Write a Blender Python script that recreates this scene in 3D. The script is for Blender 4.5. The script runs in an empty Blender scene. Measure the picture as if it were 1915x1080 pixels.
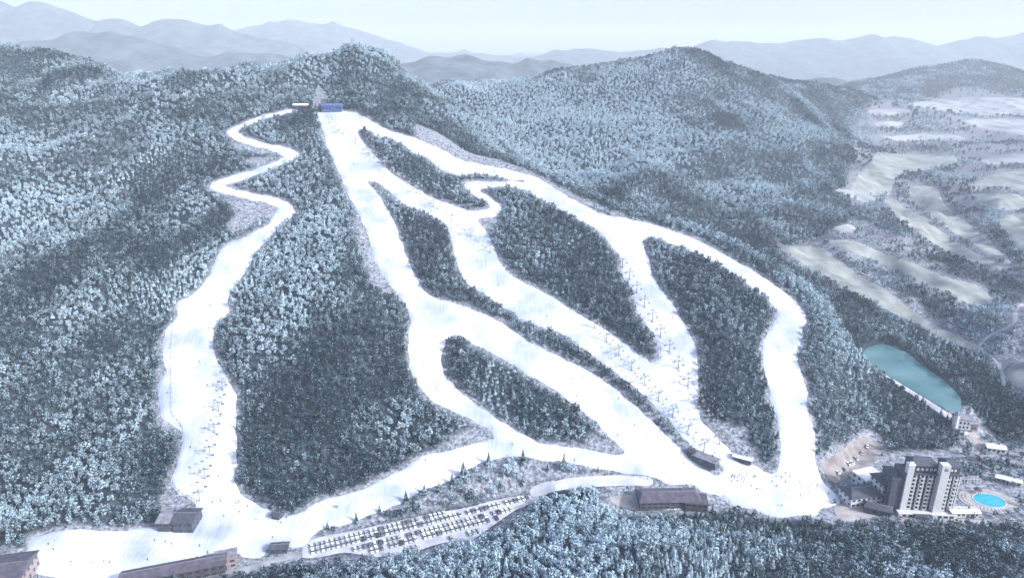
import bpy, bmesh, math, random
import numpy as np
from mathutils import Vector, Matrix

random.seed(7); rng = np.random.default_rng(11)
R = math.radians
sc = bpy.context.scene
col = sc.collection

# ------------------------------------------------------------------ camera, sky, sun, exposure
W0, H0 = 1915.0, 1080.0
FPX = 1276.0
CAMZ = 260.0
HORIZ = 105.0
PITCH = math.atan((H0 / 2 - HORIZ) / FPX)
cam_d = bpy.data.cameras.new('camera'); cam = bpy.data.objects.new('camera', cam_d); col.objects.link(cam)
cam_d.sensor_width = 36.0; cam_d.lens = FPX / W0 * 36.0
cam_d.clip_start = 1.0; cam_d.clip_end = 60000.0
cam.location = (0, 0, CAMZ); cam.rotation_euler = (math.pi / 2 - PITCH, 0, 0)
sc.camera = cam

SUN_EL, SUN_AZ = R(31), R(116)          # azimuth clockwise from +Y: the sun stands right of the picture
sun_dir = Vector((math.sin(SUN_AZ) * math.cos(SUN_EL), math.cos(SUN_AZ) * math.cos(SUN_EL), math.sin(SUN_EL)))
world = bpy.data.worlds.new('World'); sc.world = world; world.use_nodes = True
wn = world.node_tree.nodes; wl = world.node_tree.links
sky = wn.new('ShaderNodeTexSky'); sky.sky_type = 'NISHITA'; sky.sun_disc = False
sky.sun_elevation = SUN_EL; sky.sun_rotation = SUN_AZ
sky.altitude = 300; sky.air_density = 1.0; sky.dust_density = 5.0; sky.ozone_density = 1.8
bg = wn['Background']; wl.new(sky.outputs[0], bg.inputs[0]); bg.inputs[1].default_value = 0.15
sun_d = bpy.data.lights.new('sun', 'SUN'); sun_d.energy = 2.2; sun_d.angle = R(0.6); sun_d.color = (0.92, 0.965, 1.0)
sun = bpy.data.objects.new('sun', sun_d); col.objects.link(sun)
sun.rotation_euler = (-sun_dir).to_track_quat('-Z', 'Y').to_euler()
sc.view_settings.view_transform = 'Standard'; sc.view_settings.look = 'None'
sc.view_settings.exposure = 1.15; sc.view_settings.gamma = 1.0; sc.view_settings.use_curve_mapping = False
sc.render.engine = 'CYCLES'
sc.cycles.use_denoising = True
sc.cycles.max_bounces = 4; sc.cycles.diffuse_bounces = 2; sc.cycles.glossy_bounces = 2
sc.cycles.volume_bounces = 2; sc.cycles.transparent_max_bounces = 8
sc.cycles.use_adaptive_sampling = False
HAZE_DENSITY = 1.3e-4
HAZE_COLOR = (0.82, 0.90, 1.0)

# ------------------------------------------------------------------ tagging helpers
def tag(o, label=None, cat=None, group=None, kind=None):
    if label: o['label'] = label
    if cat: o['category'] = cat
    if group: o['group'] = group
    if kind: o['kind'] = kind
    return o

def link_mesh(name, me, mat=None, parent=None):
    o = bpy.data.objects.new(name, me); col.objects.link(o)
    if mat is not None:
        for m in (mat if isinstance(mat, (list, tuple)) else [mat]): me.materials.append(m)
    if parent is not None: o.parent = parent
    return o

def empty(name, loc, rz=0.0):
    o = bpy.data.objects.new(name, None); col.objects.link(o)
    o.location = loc; o.rotation_euler = (0, 0, rz); o.empty_display_size = 1.0
    return o

def mesh_np(name, verts, faces, smooth=False):
    me = bpy.data.meshes.new(name)
    me.from_pydata([tuple(v) for v in verts], [], [tuple(f) for f in faces]); me.update()
    if smooth: me.polygons.foreach_set('use_smooth', [True] * len(me.polygons))
    return me

def mesh_quads(name, V, F, smooth=True):
    me = bpy.data.meshes.new(name)
    me.vertices.add(len(V)); me.vertices.foreach_set('co', np.ascontiguousarray(V, dtype=np.float32).ravel())
    k = F.shape[1]
    me.loops.add(F.size); me.loops.foreach_set('vertex_index', np.ascontiguousarray(F, dtype=np.int32).ravel())
    me.polygons.add(len(F)); me.polygons.foreach_set('loop_start', np.arange(0, F.size, k, dtype=np.int32))
    me.update(calc_edges=True); me.validate()
    if smooth: me.polygons.foreach_set('use_smooth', np.ones(len(F), dtype=bool))
    return me

class MB:
    """collects boxes, prisms and tubes into one mesh"""
    def __init__(s): s.v = []; s.f = []
    def add(s, vs, fs):
        b = len(s.v); s.v += [tuple(v) for v in vs]; s.f += [tuple(i + b for i in f) for f in fs]; return s
    def box(s, cx, cy, cz, sx, sy, sz, top=1.0, topy=None):
        """centre of the bottom face, sizes; top shrinks the upper face"""
        ty = top if topy is None else topy
        x, y = sx / 2, sy / 2
        vs = [(cx - x, cy - y, cz), (cx + x, cy - y, cz), (cx + x, cy + y, cz), (cx - x, cy + y, cz),
              (cx - x * top, cy - y * ty, cz + sz), (cx + x * top, cy - y * ty, cz + sz), (cx + x * top, cy + y * ty, cz + sz), (cx - x * top, cy + y * ty, cz + sz)]
        return s.add(vs, [(3, 2, 1, 0), (4, 5, 6, 7), (0, 1, 5, 4), (1, 2, 6, 5), (2, 3, 7, 6), (3, 0, 4, 7)])
    def gable(s, cx, cy, cz, sx, sy, h, hip=0.0, th=0.35):
        """ridge along x with overhang included in sx, sy; a slab of thickness th below"""
        x, y = sx / 2, sy / 2
        vs = [(cx - x, cy - y, cz), (cx + x, cy - y, cz), (cx + x, cy + y, cz), (cx - x, cy + y, cz), (cx - x + hip, cy, cz + h), (cx + x - hip, cy, cz + h),
              (cx - x, cy - y, cz - th), (cx + x, cy - y, cz - th), (cx + x, cy + y, cz - th), (cx - x, cy + y, cz - th)]
        return s.add(vs, [(0, 1, 5, 4), (2, 3, 4, 5), (1, 2, 5), (3, 0, 4), (9, 8, 7, 6), (6, 7, 1, 0), (7, 8, 2, 1), (8, 9, 3, 2), (9, 6, 0, 3)])
    def tube(s, p0, p1, r0, r1=None, n=6):
        r1 = r0 if r1 is None else r1
        p0, p1 = Vector(p0), Vector(p1); d = (p1 - p0).normalized()
        a = d.orthogonal().normalized(); b = d.cross(a)
        vs = []
        for p, r in ((p0, r0), (p1, r1)):
            for i in range(n):
                t = 2 * math.pi * i / n; vs.append(p + (a * math.cos(t) + b * math.sin(t)) * r)
        fs = [(i, (i + 1) % n, n + (i + 1) % n, n + i) for i in range(n)] + [tuple(reversed(range(n))), tuple(range(n, 2 * n))]
        return s.add(vs, fs)
    def prism(s, pts, z0, z1):
        n = len(pts)
        vs = [(x, y, z0) for x, y in pts] + [(x, y, z1) for x, y in pts]
        return s.add(vs, [(i, (i + 1) % n, n + (i + 1) % n, n + i) for i in range(n)] + [tuple(reversed(range(n))), tuple(range(n, 2 * n))])
    def mesh(s, name): return mesh_np(name, s.v, s.f)
    def build(s, name, mat, parent=None): return link_mesh(name, s.mesh(name), mat, parent)

def copy_tree(o, parent=None):
    c = o.copy(); col.objects.link(c); c.parent = parent
    for ch in o.children: copy_tree(ch, c)
    return c

# ------------------------------------------------------------------ materials
def mat_new(name):
    m = bpy.data.materials.new(name); m.use_nodes = True
    return m, m.node_tree.nodes, m.node_tree.links, m.node_tree.nodes['Principled BSDF']

def noise_mat(name, c0, c1, scale=1.0, rough=0.8, detail=4.0, lo=0.35, hi=0.65, bump=0.0, bscale=None, metallic=0.0, spec=0.3):
    m, n, l, b = mat_new(name)
    tc = n.new('ShaderNodeTexCoord'); nz = n.new('ShaderNodeTexNoise'); nz.inputs['Scale'].default_value = scale; nz.inputs['Detail'].default_value = detail
    l.new(tc.outputs['Object'], nz.inputs['Vector'])
    rp = n.new('ShaderNodeValToRGB'); rp.color_ramp.elements[0].position = lo; rp.color_ramp.elements[1].position = hi
    rp.color_ramp.elements[0].color = (*c0, 1); rp.color_ramp.elements[1].color = (*c1, 1)
    l.new(nz.outputs['Fac'], rp.inputs[0]); l.new(rp.outputs[0], b.inputs['Base Color'])
    b.inputs['Roughness'].default_value = rough; b.inputs['Metallic'].default_value = metallic; b.inputs['Specular IOR Level'].default_value = spec
    if bump:
        n2 = n.new('ShaderNodeTexNoise'); n2.inputs['Scale'].default_value = bscale or scale * 3; n2.inputs['Detail'].default_value = 5
        l.new(tc.outputs['Object'], n2.inputs['Vector'])
        bp = n.new('ShaderNodeBump'); bp.inputs['Strength'].default_value = 1.0; bp.inputs['Distance'].default_value = bump
        l.new(n2.outputs['Fac'], bp.inputs['Height']); l.new(bp.outputs[0], b.inputs['Normal'])
    return m

def crown_mat(name, dark, dark2, frost):
    m, n, l, b = mat_new(name)
    at = n.new('ShaderNodeAttribute'); at.attribute_type = 'INSTANCER'; at.attribute_name = 'frost'
    ge = n.new('ShaderNodeNewGeometry'); sp = n.new('ShaderNodeSeparateXYZ'); l.new(ge.outputs['Normal'], sp.inputs[0])
    def math_(op, a, bb, cl=False):
        q = n.new('ShaderNodeMath'); q.operation = op; q.use_clamp = cl
        for i, v in enumerate((a, bb)):
            if isinstance(v, (int, float)): q.inputs[i].default_value = v
            else: l.new(v, q.inputs[i])
        return q.outputs[0]
    up = math_('MULTIPLY', sp.outputs['Z'], 0.45)
    rnd = math_('MULTIPLY', math_('SUBTRACT', ge.outputs['Random Per Island'], 0.55), 0.8)
    f = math_('ADD', math_('ADD', at.outputs['Fac'], up), rnd)
    f = math_('MULTIPLY', f, 1.0, True)
    mixd = n.new('ShaderNodeMix'); mixd.data_type = 'RGBA'; mixd.inputs['A'].default_value = (*dark, 1); mixd.inputs['B'].default_value = (*dark2, 1)
    l.new(ge.outputs['Random Per Island'], mixd.inputs['Factor'])
    mx = n.new('ShaderNodeMix'); mx.data_type = 'RGBA'; mx.inputs['B'].default_value = (*frost, 1)
    l.new(mixd.outputs['Result'], mx.inputs['A']); l.new(f, mx.inputs['Factor'])
    l.new(mx.outputs['Result'], b.inputs['Base Color']); b.inputs['Roughness'].default_value = 0.9; b.inputs['Specular IOR Level'].default_value = 0.1
    return m

M = {}
def ground_mat():
    m, n, l, b = mat_new('hillside')
    tc = n.new('ShaderNodeTexCoord')
    def ramp(scale, c0, c1, lo, hi, det=8):
        nz = n.new('ShaderNodeTexNoise'); nz.inputs['Scale'].default_value = scale; nz.inputs['Detail'].default_value = det; nz.inputs['Roughness'].default_value = .68; l.new(tc.outputs['Object'], nz.inputs['Vector'])
        rp = n.new('ShaderNodeValToRGB'); rp.color_ramp.elements[0].position = lo; rp.color_ramp.elements[1].position = hi
        rp.color_ramp.elements[0].color = (*c0, 1); rp.color_ramp.elements[1].color = (*c1, 1); l.new(nz.outputs['Fac'], rp.inputs[0]); return rp.outputs[0], nz.outputs['Fac']
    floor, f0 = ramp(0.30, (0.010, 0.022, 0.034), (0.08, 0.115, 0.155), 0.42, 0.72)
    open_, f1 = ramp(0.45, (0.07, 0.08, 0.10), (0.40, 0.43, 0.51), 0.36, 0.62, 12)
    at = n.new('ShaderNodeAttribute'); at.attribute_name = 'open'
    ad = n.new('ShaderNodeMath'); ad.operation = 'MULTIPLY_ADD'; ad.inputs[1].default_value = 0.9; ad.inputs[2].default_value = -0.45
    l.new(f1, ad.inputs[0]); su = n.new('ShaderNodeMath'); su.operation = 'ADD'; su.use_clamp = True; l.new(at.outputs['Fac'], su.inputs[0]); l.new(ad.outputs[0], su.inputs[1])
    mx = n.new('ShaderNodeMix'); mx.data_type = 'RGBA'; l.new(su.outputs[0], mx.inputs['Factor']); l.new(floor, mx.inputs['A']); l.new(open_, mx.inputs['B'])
    l.new(mx.outputs['Result'], b.inputs['Base Color']); b.inputs['Roughness'].default_value = .95; b.inputs['Specular IOR Level'].default_value = .1
    bp = n.new('ShaderNodeBump'); bp.inputs['Distance'].default_value = .6; l.new(f1, bp.inputs['Height']); l.new(bp.outputs[0], b.inputs['Normal'])
    return m
M['ground'] = ground_mat()
def snow_mat():
    m, n, l, b = mat_new('groomed_snow')
    tc = n.new('ShaderNodeTexCoord')
    def nz_(scale, sc3, det):
        mp = n.new('ShaderNodeMapping'); mp.inputs['Scale'].default_value = sc3; l.new(tc.outputs['Object'], mp.inputs['Vector'])
        q = n.new('ShaderNodeTexNoise'); q.inputs['Scale'].default_value = scale; q.inputs['Detail'].default_value = det; l.new(mp.outputs[0], q.inputs['Vector']); return q.outputs['Fac']
    shade_patch = nz_(0.035, (1, 1, 1), 5); streak = nz_(0.5, (1.0, 0.10, 0.3), 4); lumps = nz_(0.16, (1, 1, 1), 6)
    def ramp(f, c0, c1, lo, hi):
        rp = n.new('ShaderNodeValToRGB'); rp.color_ramp.elements[0].position = lo; rp.color_ramp.elements[1].position = hi
        rp.color_ramp.elements[0].color = (*c0, 1); rp.color_ramp.elements[1].color = (*c1, 1); l.new(f, rp.inputs[0]); return rp.outputs[0]
    a_ = ramp(shade_patch, (0.37, 0.42, 0.59), (0.69, 0.72, 0.80), 0.34, 0.62); c_ = ramp(streak, (0.95, 0.955, 0.97), (1, 1, 1), 0.36, 0.56)  # lilac shade painted into the snow colour as random patches; streaks are ski tracks
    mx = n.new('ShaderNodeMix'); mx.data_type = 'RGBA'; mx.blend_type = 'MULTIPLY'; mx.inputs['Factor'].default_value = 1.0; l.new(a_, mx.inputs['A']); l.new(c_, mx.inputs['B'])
    l.new(mx.outputs['Result'], b.inputs['Base Color']); b.inputs['Roughness'].default_value = .75; b.inputs['Specular IOR Level'].default_value = .2
    ad = n.new('ShaderNodeMath'); ad.operation = 'ADD'; l.new(lumps, ad.inputs[0]); l.new(streak, ad.inputs[1])
    bp = n.new('ShaderNodeBump'); bp.inputs['Distance'].default_value = 1.1; bp.inputs['Strength'].default_value = .32; l.new(ad.outputs[0], bp.inputs['Height']); l.new(bp.outputs[0], b.inputs['Normal'])
    return m
M['snow'] = snow_mat()
M['far'] = noise_mat('distant_forest', (0.02, 0.04, 0.055), (0.09, 0.115, 0.14), 0.012, 0.95, 12, 0.35, 0.65, 6.0, 0.03)
M['fairway'] = noise_mat('frosted_turf', (0.15, 0.17, 0.17), (0.30, 0.32, 0.33), 0.07, 0.9, 6, 0.3, 0.7, 0.06, 0.4)
M['field'] = noise_mat('snowy_field', (0.17, 0.19, 0.215), (0.33, 0.35, 0.385), 0.02, 0.9, 6, 0.35, 0.6)
M['road'] = noise_mat('snow_swept_asphalt', (0.22, 0.23, 0.26), (0.38, 0.39, 0.43), 0.15, 0.85, 6)
M['lot'] = noise_mat('snowy_parking', (0.40, 0.41, 0.47), (0.56, 0.57, 0.63), 0.12, 0.85, 7)
M['paving'] = noise_mat('pale_pink_paving', (0.30, 0.275, 0.28), (0.44, 0.41, 0.415), 0.2, 0.8, 6)
M['forecourt'] = noise_mat('brown_grey_gravel', (0.17, 0.155, 0.165), (0.30, 0.28, 0.29), 0.12, 0.9, 8)
M['deciduous'] = crown_mat('frosted_twigs', (0.004, 0.024, 0.040), (0.011, 0.042, 0.064), (0.48, 0.63, 0.74))
M['conifer'] = crown_mat('frosted_needles', (0.003, 0.020, 0.026), (0.007, 0.036, 0.046), (0.40, 0.52, 0.61))
M['bark'] = noise_mat('bark', (0.06, 0.05, 0.05), (0.14, 0.12, 0.11), 2.0, 0.95)
M['pond'] = noise_mat('teal_water', (0.02, 0.105, 0.115), (0.11, 0.23, 0.25), 0.022, 0.18, 9, spec=0.5)
M['pool'] = noise_mat('pool_water', (0.015, 0.32, 0.46), (0.04, 0.40, 0.52), 0.3, 0.1, spec=0.5)
M['white_wall'] = noise_mat('white_render', (0.52, 0.53, 0.57), (0.60, 0.61, 0.64), 0.5, 0.8)
M['grey_wall'] = noise_mat('grey_render', (0.06, 0.075, 0.11), (0.09, 0.105, 0.14), 0.5, 0.8)
M['dark_roof'] = noise_mat('dark_slate', (0.045, 0.055, 0.08), (0.08, 0.09, 0.12), 0.6, 0.75, bump=0.05)
M['purple_roof'] = noise_mat('purple_grey_metal', (0.065, 0.06, 0.09), (0.115, 0.105, 0.14), 0.35, 0.6)
M['lilac_roof'] = noise_mat('dusted_lilac_roof', (0.15, 0.145, 0.185), (0.28, 0.275, 0.32), 0.4, 0.8)
M['pale_roof'] = noise_mat('snowy_roof', (0.62, 0.63, 0.67), (0.80, 0.81, 0.84), 0.4, 0.85)
M['brown_wall'] = noise_mat('brown_timber', (0.06, 0.055, 0.07), (0.10, 0.09, 0.11), 0.8, 0.85)
M['pink_wall'] = noise_mat('pink_render', (0.27, 0.22, 0.235), (0.34, 0.29, 0.30), 0.8, 0.85)
M['blue_wall'] = noise_mat('blue_cladding', (0.06, 0.09, 0.22), (0.09, 0.13, 0.30), 0.6, 0.6)
M['glass'] = noise_mat('dark_glass', (0.02, 0.03, 0.045), (0.05, 0.065, 0.09), 0.4, 0.15, spec=0.6)
M['steel'] = noise_mat('galvanised_steel', (0.28, 0.29, 0.31), (0.40, 0.41, 0.44), 1.0, 0.5, metallic=0.5)
M['dark_steel'] = noise_mat('dark_painted_steel', (0.05, 0.055, 0.065), (0.09, 0.095, 0.11), 1.0, 0.55)
M['orange_net'] = noise_mat('weathered_net', (0.10, 0.09, 0.10), (0.17, 0.15, 0.16), 1.0, 0.9)
M['tyre'] = noise_mat('rubber', (0.015, 0.015, 0.016), (0.03, 0.03, 0.03), 3.0, 0.9)
M['skin'] = noise_mat('skin', (0.42, 0.27, 0.20), (0.50, 0.33, 0.26), 5.0, 0.6)

# ------------------------------------------------------------------ skier bodies
def skier_mesh(name, pose, jacket, pants):
    J = {0: dict(p=(0, 0, .92), c=(0, -.06, 1.22), n=(0, -.09, 1.46), h=(0, -.10, 1.62), kl=(-.13, -.12, .52), kr=(.13, -.12, .52), fl=(-.15, .02, .08), fr=(.15, .02, .08), el=(-.34, -.08, 1.12), er=(.34, -.08, 1.12), hl=(-.36, -.34, 1.00), hr=(.36, -.34, 1.00)),
         1: dict(p=(0, .05, .78), c=(0, -.14, 1.06), n=(0, -.24, 1.28), h=(0, -.30, 1.42), kl=(-.15, -.22, .46), kr=(.15, -.22, .46), fl=(-.16, .02, .08), fr=(.16, .02, .08), el=(-.38, -.16, .98), er=(.38, -.16, .98), hl=(-.40, -.44, .90), hr=(.40, -.44, .90)),
         2: dict(p=(0, 0, .94), c=(0, 0, 1.25), n=(0, 0, 1.48), h=(0, 0, 1.64), kl=(-.11, -.14, .50), kr=(.11, .02, .50), fl=(-.11, -.10, .08), fr=(.11, .14, .08), el=(-.28, .06, 1.16), er=(.28, -.06, 1.16), hl=(-.27, -.12, .95), hr=(.27, -.20, 1.00))}[pose]
    names = ['p', 'c', 'n', 'h', 'kl', 'fl', 'kr', 'fr', 'el', 'hl', 'er', 'hr', 'sl', 'sr', 'tl', 'tr', 'ql', 'qr', 'top']
    c = J['c']; J['sl'] = (-.19, c[1], c[2] + .14); J['sr'] = (.19, c[1], c[2] + .14)
    for s_ in 'lr': f = J['f' + s_]; J['t' + s_] = (f[0], f[1] - .18, f[2] - .02); q = J['h' + s_]; J['q' + s_] = (q[0], q[1] - .09, q[2] - .02)
    h_ = J['h']; J['top'] = (h_[0], h_[1], h_[2] + .10)
    rad_ = dict(p=.15, c=.17, n=.065, h=.11, kl=.085, kr=.085, fl=.07, fr=.07, el=.06, er=.06, hl=.05, hr=.05, sl=.085, sr=.085, tl=.06, tr=.06, ql=.045, qr=.045, top=.095)
    ed = [('p', 'c'), ('c', 'n'), ('n', 'h'), ('h', 'top'), ('p', 'kl'), ('kl', 'fl'), ('fl', 'tl'), ('p', 'kr'), ('kr', 'fr'), ('fr', 'tr'), ('c', 'sl'), ('sl', 'el'), ('el', 'hl'), ('hl', 'ql'), ('c', 'sr'), ('sr', 'er'), ('er', 'hr'), ('hr', 'qr')]
    me = bpy.data.meshes.new(name); me.from_pydata([J[k] for k in names], [(names.index(a_), names.index(b_)) for a_, b_ in ed], []); me.update()
    o = bpy.data.objects.new(name, me); col.objects.link(o)
    sk = o.modifiers.new('skin', 'SKIN'); sk.use_smooth_shade = True
    for i, k in enumerate(names):
        v = me.skin_vertices[0].data[i]; v.radius = (rad_[k], rad_[k]); v.use_root = (k == 'p')
    o.modifiers.new('sub', 'SUBSURF').levels = 1
    dg = bpy.context.evaluated_depsgraph_get(); out = bpy.data.meshes.new_from_object(o.evaluated_get(dg)); bpy.data.objects.remove(o)
    for m_ in (jacket, pants, M['skin'], M['dark_steel']): out.materials.append(m_)
    pz, nz_, hz_ = J['p'][2], J['n'][2], J['h'][2]
    for p in out.polygons:
        cz = p.center.z
        p.material_index = 3 if cz < .17 or cz > hz_ + .03 else 2 if cz > nz_ + .02 else 1 if (cz < pz + .02 and abs(p.center.x) < .26) else 0
    return out
jk = [noise_mat('jacket_' + k, c, tuple(q * 1.2 for q in c), 3, .8) for k, c in (('navy', (.03, .05, .14)), ('black', (.02, .02, .025)), ('red', (.30, .04, .05)), ('grey', (.14, .15, .17)), ('olive', (.12, .12, .05)))]
pt = M['dark_steel']
jn = ['navy', 'black', 'red', 'grey', 'olive']
SK = {(p_, j_): skier_mesh('body', p_, jk[j_], pt) for p_ in range(3) for j_ in range(5)}

# ------------------------------------------------------------------ picture rays and the lie of the land
cp, sp_ = math.cos(PITCH), math.sin(PITCH)
def rays(px, py):
    px = np.asarray(px, float); py = np.asarray(py, float)
    u = (px - W0 / 2) / FPX; v = (H0 / 2 - py) / FPX
    return u, cp + v * sp_, -sp_ + v * cp
def at_z(px, py, z):
    dx, dy, dz = rays(px, py); t = (z - CAMZ) / dz
    return float(dx * t), float(dy * t), float(z)
def at_y(px, py, Y):
    dx, dy, dz = rays(px, py); t = Y / dy
    return float(dx * t), float(Y), float(CAMZ + dz * t)

def face_z(x, y):
    k = 14.0
    q = (y - 350.0) / k
    return 0.449 * k * np.where(q > 30, q, np.log1p(np.exp(np.minimum(q, 30))))

def march(px, py, hf, t0=150.0, t1=7000.0):
    dx, dy, dz = rays(px, py)
    dx, dy, dz = (np.atleast_1d(a) for a in (dx, dy, dz))
    lo = np.full(dx.shape, t0); hi = np.full(dx.shape, t1); done = np.zeros(dx.shape, bool)
    t = t0
    while t < t1:
        tn = t * 1.009
        below = (CAMZ + dz * tn) < hf(dx * tn, dy * tn)
        new = below & ~done
        lo[new] = t; hi[new] = tn; done |= below
        t = tn
    for _ in range(18):
        mid = (lo + hi) / 2
        b = (CAMZ + dz * mid) < hf(dx * mid, dy * mid)
        hi = np.where(b, mid, hi); lo = np.where(b, lo, mid)
    return np.stack([dx * hi, dy * hi, CAMZ + dz * hi], -1)

def smooth_poly(pts, closed=True, sub=4):
    P = np.asarray(pts, float); n = len(P); out = []
    for i in range(n if closed else n - 1):
        if closed: p0, p1, p2, p3 = P[i - 1], P[i], P[(i + 1) % n], P[(i + 2) % n]
        else: p0, p1, p2, p3 = P[max(i - 1, 0)], P[i], P[i + 1], P[min(i + 2, n - 1)]
        for s in range(sub):
            t = s / sub
            c = 0.5 * ((2 * p1) + (p2 - p0) * t + (2 * p0 - 5 * p1 + 4 * p2 - p3) * t * t + (3 * p1 - p0 - 3 * p2 + p3) * t ** 3)
            l = p1 + (p2 - p1) * t
            out.append(0.6 * c + 0.4 * l)
    if not closed: out.append(P[-1])
    return np.array(out)

# --- outlines of the runs and the woods between them
L_RUN = [(501,420),(460,440),(414,464),(400,492),(391,517),(371,540),(331,567),(334,590),(311,614),(303,640),(302,661),(311,694),(297,720),(298,750),(304,778),(322,794),(338,804),(340,822),(336,847),(330,870),(321,894),(323,908),(334,920),(352,930),(368,940),(372,958),(371,974),(340,984),(301,984),(284,984),(200,1001),(117,1014),(75,1026),(58,1036),(55,1085),(205,1085),(214,1078),(334,1051),(421,1031),(448,1031),(455,1041),(491,1041),(508,1021),(568,1017),(582,1001),(612,984),(640,977),(657,974),(640,935),(600,940),(548,961),(515,967),(501,954),(465,937),(445,920),(438,900),(440,860),(441,800),(441,740),(421,701),(403,670),(400,640),(401,611),(424,587),(427,565),(431,547),(461,504),(474,480),(491,457),(511,437),(548,404),(551,394),(538,384),(518,392)]
R_RUN = [(593,212),(600,235),(610,262),(625,300),(640,335),(655,370),(672,405),(690,440),(700,480),(715,515),(740,545),(760,572),(768,600),(764,630),(763,660),(770,690),(784,720),(807,747),(854,770),(894,790),(921,807),(924,820),(887,830),(814,847),(760,870),(717,897),(667,917),(600,937),(570,952),(575,1000),(612,984),(657,974),(717,954),(757,934),(790,917),(841,897),(884,874),(921,856),(978,854),(1051,864),(1118,874),(1202,890),(1226,893),(1249,903),(1301,905),(1314,918),(1347,926),(1362,939),(1380,949),(1410,953),(1437,966),(1481,964),(1522,962),(1539,947),(1566,928),(1568,905),(1543,886),(1530,868),(1524,830),(1519,800),(1508,740),(1497,690),(1492,650),(1505,610),(1505,590),(1490,565),(1450,535),(1400,502),(1340,467),(1280,437),(1220,420),(1170,409),(1120,397),(1070,372),(1030,347),(1000,331),(960,319),(900,308),(860,297),(820,277),(780,260),(730,245),(700,230),(672,214),(650,208),(620,208)]
IS_A = [(670,243),(685,241),(701,254),(727,257),(753,269),(771,286),(795,292),(818,313),(832,321),(860,326),(889,325),(935,331),(978,337),(976,341),(920,339),(873,341),(868,352),(894,368),(915,384),(915,389),(899,393),(873,394),(847,384),(808,368),(769,347),(730,321),(696,287),(674,260)]
IS_B = [(954,350),(983,353),(1004,368),(1043,388),(1079,409),(1113,427),(1137,453),(1157,479),(1163,506),(1176,532),(1189,577),(1210,611),(1225,634),(1230,652),(1230,672),(1219,681),(1204,672),(1178,649),(1146,623),(1108,603),(1078,586),(1042,562),(1022,551),(983,530),(946,506),(930,480),(915,440),(896,417),(891,409),(923,406),(938,391),(920,372),(900,360),(899,352),(925,350)]
IS_C = [(1207,446),(1228,446),(1270,459),(1300,472),(1345,494),(1400,532),(1436,562),(1453,583),(1449,604),(1431,630),(1427,660),(1428,685),(1439,732),(1452,777),(1460,821),(1460,864),(1456,880),(1449,884),(1431,878),(1416,868),(1389,864),(1374,849),(1357,832),(1330,805),(1314,788),(1306,764),(1305,701),(1303,654),(1292,630),(1271,594),(1255,566),(1239,545),(1218,506),(1207,470),(1202,454)]
IS_D = [(685,338),(706,343),(730,359),(758,382),(800,398),(830,415),(842,430),(846,452),(850,475),(855,498),(873,530),(904,547),(941,573),(983,597),(1020,613),(1047,622),(1086,648),(1131,682),(1183,719),(1222,755),(1248,781),(1284,822),(1309,843),(1335,857),(1355,874),(1350,884),(1339,886),(1314,874),(1284,853),(1270,836),(1235,803),(1196,764),(1146,724),(1104,696),(1052,670),(1000,643),(957,613),(925,594),(886,579),(852,569),(826,561),(800,551),(783,530),(770,500),(757,470),(745,440),(732,408),(716,373),(700,355)]
IS_E = [(845,626),(860,629),(880,640),(920,660),(960,680),(1000,705),(1044,733),(1085,763),(1121,795),(1148,825),(1168,845),(1148,849),(1098,840),(1048,834),(1001,824),(968,807),(928,780),(884,750),(851,720),(831,692),(824,665),(830,640)]
ZIG = [(552,206,9),(525,212,12),(490,220,12),(458,233,17),(434,247,20),(452,260,15),(490,271,15),(525,281,20),(547,291,24),(522,305,19),(480,322,20),(440,334,22),(404,346,25),(432,359,17),(470,367,15),(510,376,18),(536,388,26),(528,402,30)]
ZIG2 = [(978,346,9),(930,345,9),(888,348,14),(890,360,20),(910,373,18),(929,388,20),(915,399,16),(892,402,14)]
def hull_px():
    right = R_RUN[R_RUN.index((1226,893)):]            # right base and the right edge up to the top
    low = R_RUN[R_RUN.index((612,984)):R_RUN.index((1226,893))]
    left = L_RUN[:L_RUN.index((301,984)) + 1]
    zl = [(545,200),(470,224),(416,248),(440,290),(384,346),(420,372),(501,420)]
    return zl + left[1:] + [(284,984),(284,1003),(450,1028),(560,1010)] + low + right

def world_poly(px_pts, hf, closed=True, sub=4):
    P = smooth_poly(px_pts, closed, sub)
    return march(P[:, 0], P[:, 1], hf)[:, :2]

def stroke_poly(px_w, hf, sub=5):
    P = smooth_poly(px_w, False, sub)
    d = np.gradient(P[:, :2], axis=0); d /= np.linalg.norm(d, axis=1)[:, None] + 1e-9
    n = np.stack([-d[:, 1], d[:, 0]], -1)
    c = march(P[:, 0], P[:, 1], hf)
    r = []
    for i in range(len(P)):                       # pixel half width -> metres at that distance, seen across the slope
        t = math.hypot(c[i, 1], CAMZ - c[i, 2])
        fs = abs(n[i, 1]) * 0.75 + abs(n[i, 0]) * 1.0
        r.append(P[i, 2] / 2 * t / FPX / max(fs, 0.3))
    return c[:, :2], np.array(r)

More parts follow.
